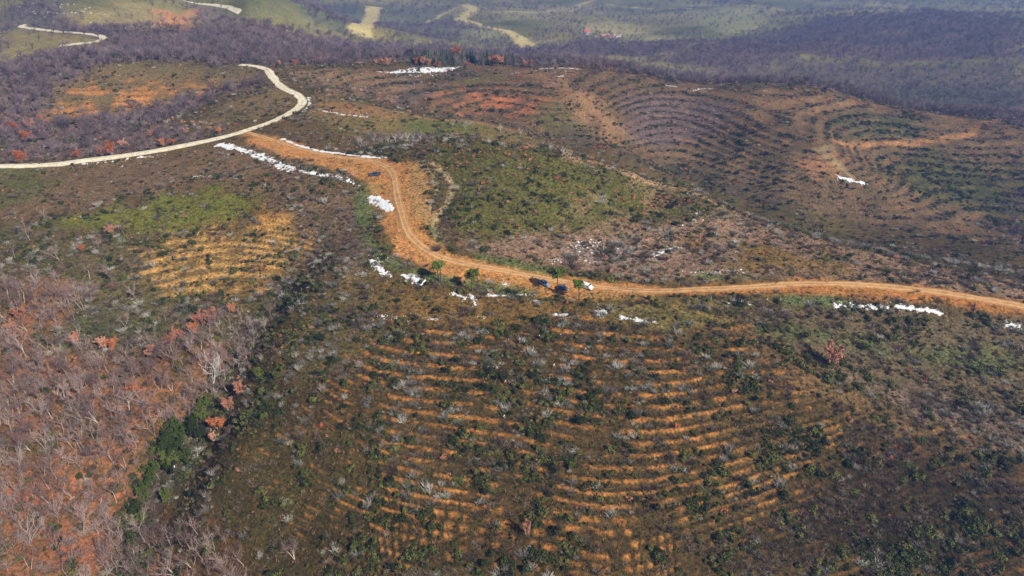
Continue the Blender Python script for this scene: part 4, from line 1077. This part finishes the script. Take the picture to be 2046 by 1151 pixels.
# conifers and reddish trees on the far crest
def conifer_mesh(seed, h):
    rng = np.random.default_rng(seed); T = Acc(); K = Acc(); T.tube([(0, 0, -.5), (0, 0, h * .95)], [.16, .03], 5)
    for k in range(230):
        f = rng.random() ** .8; z = h * (.08 + .92 * f); rr = (1 - f) * 1.7 * (.6 + .5 * rng.random()) + .1; a = rng.random() * 6.283
        K.leaf(np.array((math.cos(a) * rr, math.sin(a) * rr, z - rr * .25)), np.array((math.cos(a), math.sin(a), .6)), .85 * (1.15 - .6 * f), rng, 0)
    return T.mesh('trunk', [M['pinebark']]), K.mesh('crown', [M['conifer']])
CON = [conifer_mesh(70 + i, 10.5 + i) for i in range(3)]
rngc = np.random.default_rng(8)
for k in range(64):
    px = rngc.uniform(815, 1030); c = hit(px, 131); r = math.exp(c[1]) + rngc.uniform(2, 26); w = Vector((r * math.sin(c[0]), r * math.cos(c[0]), 0)); w.z = float(gz(w.x, w.y))
    place_tree('conifer', CON[rngc.integers(0, 3)], 0, 0, 'dark conifer in the row on the far crest, ' + ('left part of the row' if px < 890 else 'middle of the row' if px < 965 else 'right part of the row'), 'conifers on the far crest', scale=rngc.uniform(.6, .95), world=w)
for i, (px, back, s) in enumerate([(918,34,1.9),(905,40,1.3),(985,10,1.2),(992,4,1.3),(1000,12,1.1),(1050,6,.9),(1060,10,.8),(845,6,1.1),(830,10,.9),(775,6,1.0),(765,10,.8),(750,8,.7),(1190,4,.7),(640,8,.9),(590,4,.8),(560,6,.7),(875,3,.8),(858,8,.9),(935,3,.7)]):
    c = hit(px, 134); r = math.exp(c[1]) + back; w = Vector((r * math.sin(c[0]), r * math.cos(c[0]), 0)); w.z = float(gz(w.x, w.y))
    place_tree('russet_oak', RUSS[i % 4], 0, 0, 'tall coral red tree above the far conifers' if i == 0 else ('reddish tree on the far crest, ' + ('left of the conifers' if px < 815 else 'among the left conifers' if px < 900 else 'among the right conifers' if px < 1030 else 'right of the conifers')), None if i == 0 else 'reddish trees on the far crest', scale=s * (1.0 if i else .85), world=w)

# ------------------------------------------------------------------ vehicles
def paint_mat(name, col, rough=.35):
    m, nt, b = new_mat(name); b.inputs['Base Color'].default_value = (*col, 1); b.inputs['Roughness'].default_value = rough; b.inputs['Specular IOR Level'].default_value = .5; b.inputs['Coat Weight'].default_value = .5
    n = nd(nt, 'ShaderNodeTexNoise', Scale=2.0, Detail=3.0); nt.links.new(ramp(nt, n.outputs[0], [(.3, tuple(c * .85 for c in col)), (.7, col)]), b.inputs['Base Color']); return m
M['glass'] = paint_mat('window_glass', (.012, .016, .022), .08); M['tyre'] = plain('tyre', (.022, .021, .02)); M['rim'] = plain('rim', (.42, .42, .43), rough=.4, metal=.6)
M['lamp'] = paint_mat('headlight', (.75, .77, .8), .15); M['tail'] = paint_mat('tail_light', (.35, .015, .012), .2); M['trim'] = plain('black_trim', (.03, .03, .032))
def loft(st):
    """st: list of (x, half width, z bottom, z top, top inset)"""
    v = []; f = []
    for x, w, z0, z1, ins in st:
        h = z1 - z0
        ring = [(-w * .9, z0), (w * .9, z0), (w, z0 + .22 * h), (w, z0 + .62 * h), (w - ins * .45, z1 - .05), (w - ins, z1), (-w + ins, z1), (-w + ins * .45, z1 - .05), (-w, z0 + .62 * h), (-w, z0 + .22 * h)]
        v += [(x, y, z) for y, z in ring]
    k = 10
    for i in range(len(st) - 1):
        for j in range(k): f.append((i * k + j, i * k + (j + 1) % k, (i + 1) * k + (j + 1) % k, (i + 1) * k + j))
    f.append(tuple(range(k))[::-1]); f.append(tuple((len(st) - 1) * k + j for j in range(k)))
    return v, f
def prism(b, t):
    v = [tuple(p) for p in b] + [tuple(p) for p in t]
    return v, [(3, 2, 1, 0), (4, 5, 6, 7)] + [(i, (i + 1) % 4, 4 + (i + 1) % 4, 4 + i) for i in range(4)]
def boxvf(x0, x1, y0, y1, z0, z1): return prism([(x0, y0, z0), (x1, y0, z0), (x1, y1, z0), (x0, y1, z0)], [(x0, y0, z1), (x1, y0, z1), (x1, y1, z1), (x0, y1, z1)])
def part(name, vf, mat, parent, bevel=0, smooth=False):
    me = mesh_from(name, vf[0], vf[1], mat)
    bm = bmesh.new(); bm.from_mesh(me); bmesh.ops.recalc_face_normals(bm, faces=bm.faces)
    if bevel: bmesh.ops.bevel(bm, geom=list(bm.edges), offset=bevel, segments=2, affect='EDGES', clamp_overlap=True)
    bm.to_mesh(me); bm.free()
    if smooth: me.polygons.foreach_set('use_smooth', np.ones(len(me.polygons), bool))
    return link(name, me, parent)
def wheel(parent, x, y, r, w=.22):
    A = Acc(); n = 18; s = 1 if y > 0 else -1
    prof = [(r * .62, -w / 2), (r * .94, -w / 2), (r, -w * .3), (r, w * .3), (r * .94, w / 2), (r * .62, w / 2)]
    v = [(x + q * math.cos(6.283 * k / n), y + o, r + q * math.sin(6.283 * k / n)) for q, o in prof for k in range(n)]
    f = [(i * n + k, i * n + (k + 1) % n, (i + 1) * n + (k + 1) % n, (i + 1) * n + k) for i in range(5) for k in range(n)]
    e = link('wheel', None, parent); part('tyre', (v, f), M['tyre'], e, smooth=True)
    q = r * .64; v = [(x, y + s * (w * .34), r)] + [(x + q * math.cos(6.283 * k / n), y + s * w * .42, r + q * math.sin(6.283 * k / n)) for k in range(n)] + [(x + q * math.cos(6.283 * k / n), y - s * w * .3, r + q * math.sin(6.283 * k / n)) for k in range(n)]
    f = [(0, 1 + k, 1 + (k + 1) % n) for k in range(n)] + [(1 + k, 1 + n + k, 1 + n + (k + 1) % n, 1 + (k + 1) % n) for k in range(n)]
    part('rim', (v, f), M['rim'], e)
def vehicle(name, cat, label, px, py, nose_px, col, kind):
    p = at(px, py); q = at(*nose_px); ang = math.atan2(q.y - p.y, q.x - p.x)
    e = link(name, None); tag(e, label, cat, 'vehicles parked on the dirt track'); e.location = p
    # rest on the ground under the four wheels
    c, s = math.cos(ang), math.sin(ang)
    def zz(a, b): return float(gz(p.x + c * a - s * b, p.y + s * a + c * b))
    pit = math.atan2(zz(1.4, 0) - zz(-1.4, 0), 2.8); rol = math.atan2(zz(0, .8) - zz(0, -.8), 1.6)
    e.rotation_euler = (Matrix.Rotation(ang, 4, 'Z') @ Matrix.Rotation(-pit, 4, 'Y') @ Matrix.Rotation(rol, 4, 'X')).to_euler()
    e.location.z = (zz(1.4, 0) + zz(-1.4, 0)) / 2 + .02 + (.10 if kind != 'x' else 0)
    pm = paint_mat(name + '_paint', col)
    if kind == 'hatch':
        L, W, R = 2.1, .88, .31; wb = 1.28
        st = [(-2.08, .74, .36, .72, .1), (-1.98, .84, .22, .90, .12), (-1.4, .88, .2, .93, .12), (0, .88, .19, .92, .12), (.95, .88, .2, .92, .16), (1.5, .86, .2, .84, .2), (1.95, .80, .24, .70, .2), (2.1, .70, .34, .58, .14)]
        cb = [(-1.88, .77), (.98, .77), (-1.35, .58), (.2, .58)]; zb, zt = .90, 1.46
    elif kind == 'pickup':
        L, W, R = 2.62, .92, .38; wb = 1.55
        st = [(-2.62, .86, .46, 1.0, .06), (-2.55, .90, .38, 1.08, .06), (-1.0, .92, .36, 1.08, .06), (-.7, .92, .34, 1.08, .1), (.9, .92, .34, 1.08, .12), (1.3, .90, .34, 1.04, .2), (2.3, .86, .36, .98, .22), (2.6, .76, .44, .82, .16)]
        cb = [(-1.05, .82), (1.15, .82), (-.85, .64), (.5, .64)]; zb, zt = 1.06, 1.76
    else:
        L, W, R = 2.4, .95, .33; wb = 1.5
        st = [(-2.4, .86, .36, 1.70, .16), (-2.32, .93, .26, 1.84, .18), (-1.2, .95, .24, 1.90, .18), (.2, .95, .24, 1.90, .18), (.85, .95, .24, 1.84, .2), (1.35, .94, .24, 1.45, .22), (1.75, .92, .24, 1.12, .22), (2.25, .86, .28, .95, .2), (2.42, .74, .38, .76, .14)]
        cb = None
    part('body', loft(st), pm, e, smooth=False)
    if cb:
        (x0, w0), (x1, _), (x2, w2), (x3, _) = cb
        b = [(x0, -w0, zb), (x1, -w0, zb), (x1, w0, zb), (x0, w0, zb)]; t = [(x2, -w2, zt), (x3, -w2, zt), (x3, w2, zt), (x2, w2, zt)]
        part('windows', prism(b, t), M['glass'], e)
        part('roof', prism([(x2 - .03, -w2 - .02, zt - .02), (x3 + .03, -w2 - .02, zt - .02), (x3 + .03, w2 + .02, zt - .02), (x2 - .03, w2 + .02, zt - .02)], [(x2 + .1, -w2 + .06, zt + .05), (x3 - .1, -w2 + .06, zt + .05), (x3 - .1, w2 - .06, zt + .05), (x2 + .1, w2 - .06, zt + .05)]), pm, e)
        A = Acc()
        for sy in (-1, 1):
            for (xa, xb) in ((x0, x2), (x1, x3), ((x0 + x1) / 2 - .1, (x2 + x3) / 2 - .1)):
                A.tube([(xa, sy * (w0 + .005), zb - .02), (xb, sy * (w2 + .005), zt + .01)], [.05, .045], 5)
        o = link('pillars', A.mesh('pillars', [pm]), e)
    else:
        part('windscreen', ([(1.36, -.80, 1.47), (1.36, .80, 1.47), (.92, .72, 1.83), (.92, -.72, 1.83)], [(0, 1, 2, 3)]), M['glass'], e).location = (.03, 0, .03)
        for sy in (-1, 1):
            part('side_window', prism([(.35, sy * .94, 1.15), (1.5, sy * .93, 1.15), (1.05, sy * .90, 1.62), (.35, sy * .90, 1.62)], [(.35, sy * .962, 1.15), (1.5, sy * .95, 1.15), (1.05, sy * .925, 1.62), (.35, sy * .925, 1.62)]), M['glass'], e)
            part('door_seam', boxvf(-.9, -.87, sy * .945 - .01, sy * .945 + .01, .45, 1.6), M['trim'], e)
    if kind == 'pickup':
        part('load_bed', boxvf(-2.48, -1.12, -.76, .76, 1.05, 1.10), M['trim'], e)
        A = Acc()
        for sy in (-1, 1): A.tube([(-1.15, sy * .78, 1.08), (-1.35, sy * .68, 1.66), (-1.45, sy * .62, 1.68), (-2.3, sy * .78, 1.12)], [.04] * 4, 5)
        A.tube([(-1.35, -.68, 1.66), (-1.35, .68, 1.66)], [.04, .04], 5)
        link('roll_bar', A.mesh('roll_bar', [M['trim']]), e)
    for sx in (-wb, wb):
        for sy in (-1, 1): wheel(e, sx, sy * (W - .10), R)
    fx, fz = st[-1][0], (st[-1][2] + st[-1][3]) / 2; bx = st[0][0]
    for sy in (-1, 1):
        part('headlight', boxvf(fx - .22, fx + .015, sy * .62 - .12, sy * .62 + .12, fz + .02, fz + .16), M['lamp'], e, .02)
        part('tail_light', boxvf(bx - .02, bx + .08, sy * (st[0][1] - .1) - .07, sy * (st[0][1] - .1) + .07, .72, .98), M['tail'], e, .015)
        part('wing_mirror', boxvf(.75 if kind != 'van' else 1.3, .9 if kind != 'van' else 1.42, sy * (W + .08) - .08, sy * (W + .08) + .08, (zb if cb else 1.15) + .02, (zb if cb else 1.15) + .16), pm, e, .02)
    part('front_bumper', boxvf(fx - .12, fx + .05, -.72, .72, .30, .46), M['trim'], e, .03)
    part('rear_bumper', boxvf(bx - .05, bx + .12, -.76, .76, .32, .48), M['trim'], e, .03)
    part('grille', boxvf(fx - .05, fx + .012, -.36, .36, fz - .03, fz + .12), M['trim'], e)
    part('number_plate', boxvf(fx + .03, fx + .06, -.26, .26, .34, .44), M['lamp'], e)
vehicle('parked_car', 'car', 'blue hatchback in the shade of the tallest pine', 1088, 569, (1099, 576), (.17, .27, .42), 'hatch')
vehicle('parked_car', 'car', 'dark blue car parked right of the tallest pine', 1124, 578, (1138, 581), (.045, .075, .14), 'hatch')
vehicle('parked_van', 'van', 'white van behind the crooked pine', 1172, 576, (1184, 580), (.80, .81, .80), 'van')
vehicle('pickup_truck', 'pickup truck', 'dark blue grey pickup on the upper bend of the track', 750, 351, (738, 352), (.055, .075, .11), 'pickup')

# ------------------------------------------------------------------ old fence posts
M['post'] = plain('post_wood', (.05, .042, .036), noise=.5, scale=4)
for px, py, h, lab in [(1058.4, 581, 2.0, 'dark fence post nearest the blue hatchback'), (1056, 605, 2.4, 'leftmost dark fence post below the snow line'), (1100, 609, 2.3, 'middle dark fence post below the tallest pine'), (1123, 608, 2.2, 'right dark fence post with a ragged top')]:
    p = at(px, py); A = Acc(); rg = np.random.default_rng(int(px))
    pts = [np.array((rg.normal() * .02, rg.normal() * .02, z)) for z in np.linspace(-.4, h, 7)]
    A.tube(pts, [.11, .10, .10, .09, .095, .085, .07], 7)
    if 'ragged' in lab: A.tube([pts[-2], pts[-2] + np.array((.35, .1, .3))], [.06, .02], 5); A.tube([pts[-3], pts[-3] + np.array((-.3, .1, .35))], [.05, .02], 5)
    o = link('fence_post', A.mesh('fence_post', [M['post']], True)); o.location = p; o.rotation_euler = (rg.normal() * .05, rg.normal() * .05, 0)
    tag(o, lab, 'post', 'old fence posts')

# ------------------------------------------------------------------ people planting on the terraces
M['skin'] = plain('skin', (.50, .30, .21), rough=.6, noise=.05); M['hat'] = plain('pale_hat', (.85, .80, .72), noise=.05); M['hair'] = plain('hair', (.04, .03, .022)); M['boot'] = plain('boots', (.035, .03, .026))
def person_mesh(bend, reach, jacket, trousers, stride=.16):
    """skinned figure, facing +X, feet at z = 0; bend: how far the trunk leans forward"""
    V = []; E = []; Rr = []
    def add(p, r, par=None):
        V.append(p); Rr.append(r); i = len(V) - 1
        if par is not None: E.append((par, i))
        return i
    hip = .92 - .10 * bend
    def trunk(d, side=0): return (math.sin(bend) * d, side, hip + math.cos(bend) * d)
    pel = add((0, 0, hip), .15); w1 = add(trunk(.18), .135, pel); ch = add(trunk(.38), .165, w1); nk = add(trunk(.54), .065, ch)
    hd = add((trunk(.54)[0] + .05 + .06 * bend, 0, trunk(.54)[2] + .11), .09, nk); hd2 = add((V[hd][0] + .015, 0, V[hd][2] + .10), .085, hd)
    for s in (-1, 1):
        h0 = add((0, s * .11, hip - .06), .115, pel); kn = add((.05 * s * stride / .16 + .06 * bend, s * .12, .48), .075, h0); an = add((stride * s * .7 - .04, s * .12, .09), .05, kn); add((stride * s * .7 + .12, s * .13, .045), .04, an)
        sh = add(trunk(.46, s * .20), .075, ch); ax = trunk(.46)
        el = add((ax[0] + .08 + .10 * reach, s * .25, ax[2] - .27), .05, sh); wr = add((ax[0] + .16 + .32 * reach, s * .20, ax[2] - .46 + .12 * reach), .036, el)
        pa = add((V[wr][0] + .05, s * .195, V[wr][2] - .06), .034, wr)
        for k in range(4):
            f1 = add((V[pa][0] + .03, s * .195 + (k - 1.5) * .021, V[pa][2] - .045 - .004 * k), .0095, pa); add((V[f1][0] + .005, V[f1][1], V[f1][2] - .04), .008, f1)
        t1 = add((V[pa][0] + .005, s * .155, V[pa][2] - .02), .010, pa); add((V[t1][0] + .02, s * .148, V[t1][2] - .03), .009, t1)
    me = bpy.data.meshes.new('person_frame'); me.from_pydata(V, E, [])
    ob = bpy.data.objects.new('person_frame', me); COL.objects.link(ob)
    ob.modifiers.new('skin', 'SKIN'); sv = me.skin_vertices[0].data
    for i, r in enumerate(Rr): sv[i].radius = (r, r); sv[i].use_root = (i == 0)
    ob.modifiers.new('sub', 'SUBSURF').levels = 1
    dg = bpy.context.evaluated_depsgraph_get(); out = bpy.data.meshes.new_from_object(ob.evaluated_get(dg))
    bpy.data.objects.remove(ob); out.name = 'body'
    for m in (jacket, trousers, M['skin'], M['boot']): out.materials.append(m)
    nkz = V[nk][2]; nkx = V[nk][0]
    for pgn in out.polygons:
        c = pgn.center; t = 0
        if c.z < .12: t = 3
        elif c.z < hip + .02 and abs(c.y) < .26 and c.x < .30 and not (c.z > .3 and abs(c.y) > .19): t = 1
        if (c - Vector(V[hd])).length < .155 or (c - Vector(V[hd2])).length < .13: t = 2
        for s in (0, 1):
            pass
        if any((c - Vector(V[i])).length < .10 for i, r in enumerate(Rr) if abs(r - .034) < 1e-6): t = 2
        pgn.material_index = t; pgn.use_smooth = True
    return out, Vector(V[hd2]), V
def add_person(i, px, py, face, bend, reach, jk, label):
    me, hd, V = person_mesh(bend, reach, jk, M['trouser'])
    e = link('person', None); e.location = at(px, py); e.rotation_euler = (0, 0, face); tag(e, label, 'person', 'people working on the terraces')
    link('body', me, e)
    A = Acc(); n = 14
    prof = [(.155, -.01), (.15, .005), (.10, .02), (.097, .07), (.07, .115), (.0, .125)]
    v = [(hd.x + q * math.cos(6.283 * k / n) + (.02 if q > .12 else 0), hd.y + q * math.sin(6.283 * k / n), hd.z + .02 + o) for q, o in prof for k in range(n)]
    f = [(a * n + k, a * n + (k + 1) % n, (a + 1) * n + (k + 1) % n, (a + 1) * n + k) for a in range(5) for k in range(n)]
    part('hat', (v, f), M['hat'], e, smooth=True)
    v = [(hd.x + .075, y, hd.z - .03 + z) for y, z in ((-.016, -.03), (.016, -.03), (0, .02))] + [(hd.x + .11, 0, hd.z - .06)]
    part('nose', (v, [(0, 1, 3), (1, 2, 3), (2, 0, 3), (0, 2, 1)]), M['skin'], e)
    for s in (-1, 1):
        part('eye', boxvf(hd.x + .078, hd.x + .09, s * .032 - .012, s * .032 + .012, hd.z - .022, hd.z - .010), M['hair'], e)
        part('ear', boxvf(hd.x - .015, hd.x + .02, s * .088 - .012, s * .088 + .012, hd.z - .06, hd.z), M['skin'], e)
    part('mouth', boxvf(hd.x + .078, hd.x + .088, -.025, .025, hd.z - .092, hd.z - .084), M['tail'], e)
M['trouser'] = plain('dark_trousers', (.035, .035, .045), noise=.2)
jackets = [plain('orange_vest', (.62, .20, .04), noise=.1), plain('pale_jacket', (.62, .50, .40), noise=.1), plain('dark_jacket', (.05, .045, .06), noise=.2)]
for i, (px, py, fc, bd, rc, j, lab) in enumerate([
        (1079, 679, 2.6, .3, .5, 2, 'person in pale hat standing highest on the left of the terraces'), (1119, 676, .4, .2, .4, 2, 'person in pale hat and dark jacket beside a brown shrub, top row'),
        (1172, 701, 3.6, .9, .9, 0, 'person in orange vest and pale hat bending on the upper terrace'), (1106, 734, -1.2, .5, .7, 1, 'person in light jacket in the middle of the terraces'),
        (994, 741, -2.0, .6, .8, 1, 'person in light jacket near the left planted rows'), (1007, 770, .3, .9, .9, 0, 'person in orange vest bending left of centre'),
        (1024, 806, 1.2, .4, .5, 2, 'person in dark jacket above the lowest worker'), (1005, 837, -.5, .7, .8, 1, 'lowest person on the slope, in light jacket and pale hat')]):
    add_person(i, px, py, fc, bd, rc, jackets[j], lab)

# ------------------------------------------------------------------ far farm
M['wall'] = plain('plaster', (.72, .68, .60), noise=.08, scale=.5); M['tile'] = plain('red_tiles', (.46, .11, .07), noise=.25, scale=1.2); M['rusty'] = plain('rusty_roof', (.50, .24, .16), noise=.3, scale=.4); M['grey_roof'] = plain('grey_roof', (.55, .54, .52), noise=.15)
def house(name, label, px, py, L, W, H, rh, ang, roof, cat='house', nwin=3):
    p = at(px, py); e = link(name, None); e.location = p; e.rotation_euler = (0, 0, ang); tag(e, label, cat, 'farm buildings in the far valley')
    part('wall', boxvf(-L / 2, L / 2, -W / 2, W / 2, -2.5, H), M['wall'], e)
    o = .5; v = [(-L / 2 - o, -W / 2 - o, H - .1), (L / 2 + o, -W / 2 - o, H - .1), (L / 2 + o, W / 2 + o, H - .1), (-L / 2 - o, W / 2 + o, H - .1), (-L / 2 - o, 0, H + rh), (L / 2 + o, 0, H + rh)]
    v += [(a, b, c + .25) for a, b, c in v]
    f = [(0, 1, 5, 4), (2, 3, 4, 5), (7 - 1, 7, 11, 10), (8, 9, 10, 11), (0, 1, 7, 6), (2, 3, 9, 8), (0, 4, 10, 6), (4, 3, 9, 10), (1, 5, 11, 7), (5, 2, 8, 11)]
    r = part('roof', (v, f), roof, e)
    if cat == 'house': part('chimney', boxvf(L * .2, L * .2 + .7, .6, 1.3, H + rh * .5, H + rh + .9), M['wall'], r)
    for k in range(nwin):
        x = (k + .5) / nwin * L - L / 2
        w = part('window', boxvf(x - .55, x + .55, -W / 2 - .03, -W / 2 + .05, H - 1.9, H - .7), M['glass'], e)
        part('sill', boxvf(x - .7, x + .7, -W / 2 - .15, -W / 2 - .035, H - 2.02, H - 1.91), M['wall'], w)
    part('door', boxvf(-.5 + L * .3, .5 + L * .3, -W / 2 - .025, -W / 2 + .05, 0, 2.1), M['trim'], e)
house('farm_house', 'far house with a red hipped roof in the valley', 1172, 67, 11, 9, 5.5, 3.2, .25, M['tile'])
house('farm_house', 'low annex beside the red roofed far house', 1165, 67, 5, 5, 3, 1.4, .2, M['grey_roof'], 'shed', 1)
house('long_barn', 'long far barn with rusty pink roof', 1216, 73, 30, 10, 3.4, 2.4, -.3, M['rusty'], 'barn', 6)
house('white_shed', 'white far shed behind the long barn, left', 1206, 67, 14, 6, 3, 1.3, -.1, M['grey_roof'], 'shed', 3)
house('white_shed', 'white far shed behind the long barn, right', 1222, 66, 12, 6, 3, 1.3, -.1, M['grey_roof'], 'shed', 3)
house('white_shed', 'small white far shed at the right of the farm', 1236, 68, 9, 5, 3, 1.2, .1, M['grey_roof'], 'shed', 2)

# ------------------------------------------------------------------ haze: the air between here and the far hills
hz = mesh_from('haze', *boxvf(-11500, 11500, -300, 12500, -60, CAM_Z + 70))
hm = bpy.data.materials.new('haze_air'); hm.use_nodes = True; hn = hm.node_tree; hn.nodes.remove(hn.nodes['Principled BSDF'])
pv = hn.nodes.new('ShaderNodeVolumePrincipled'); pv.inputs['Color'].default_value = (.22, .42, 1.0, 1); pv.inputs['Density'].default_value = HAZE
pv.inputs['Anisotropy'].default_value = 0.25
hn.links.new(pv.outputs[0], hn.nodes['Material Output'].inputs['Volume'])
ho = link('haze', hz, mat=hm); tag(ho, 'blue winter haze over the valley', kind='stuff')
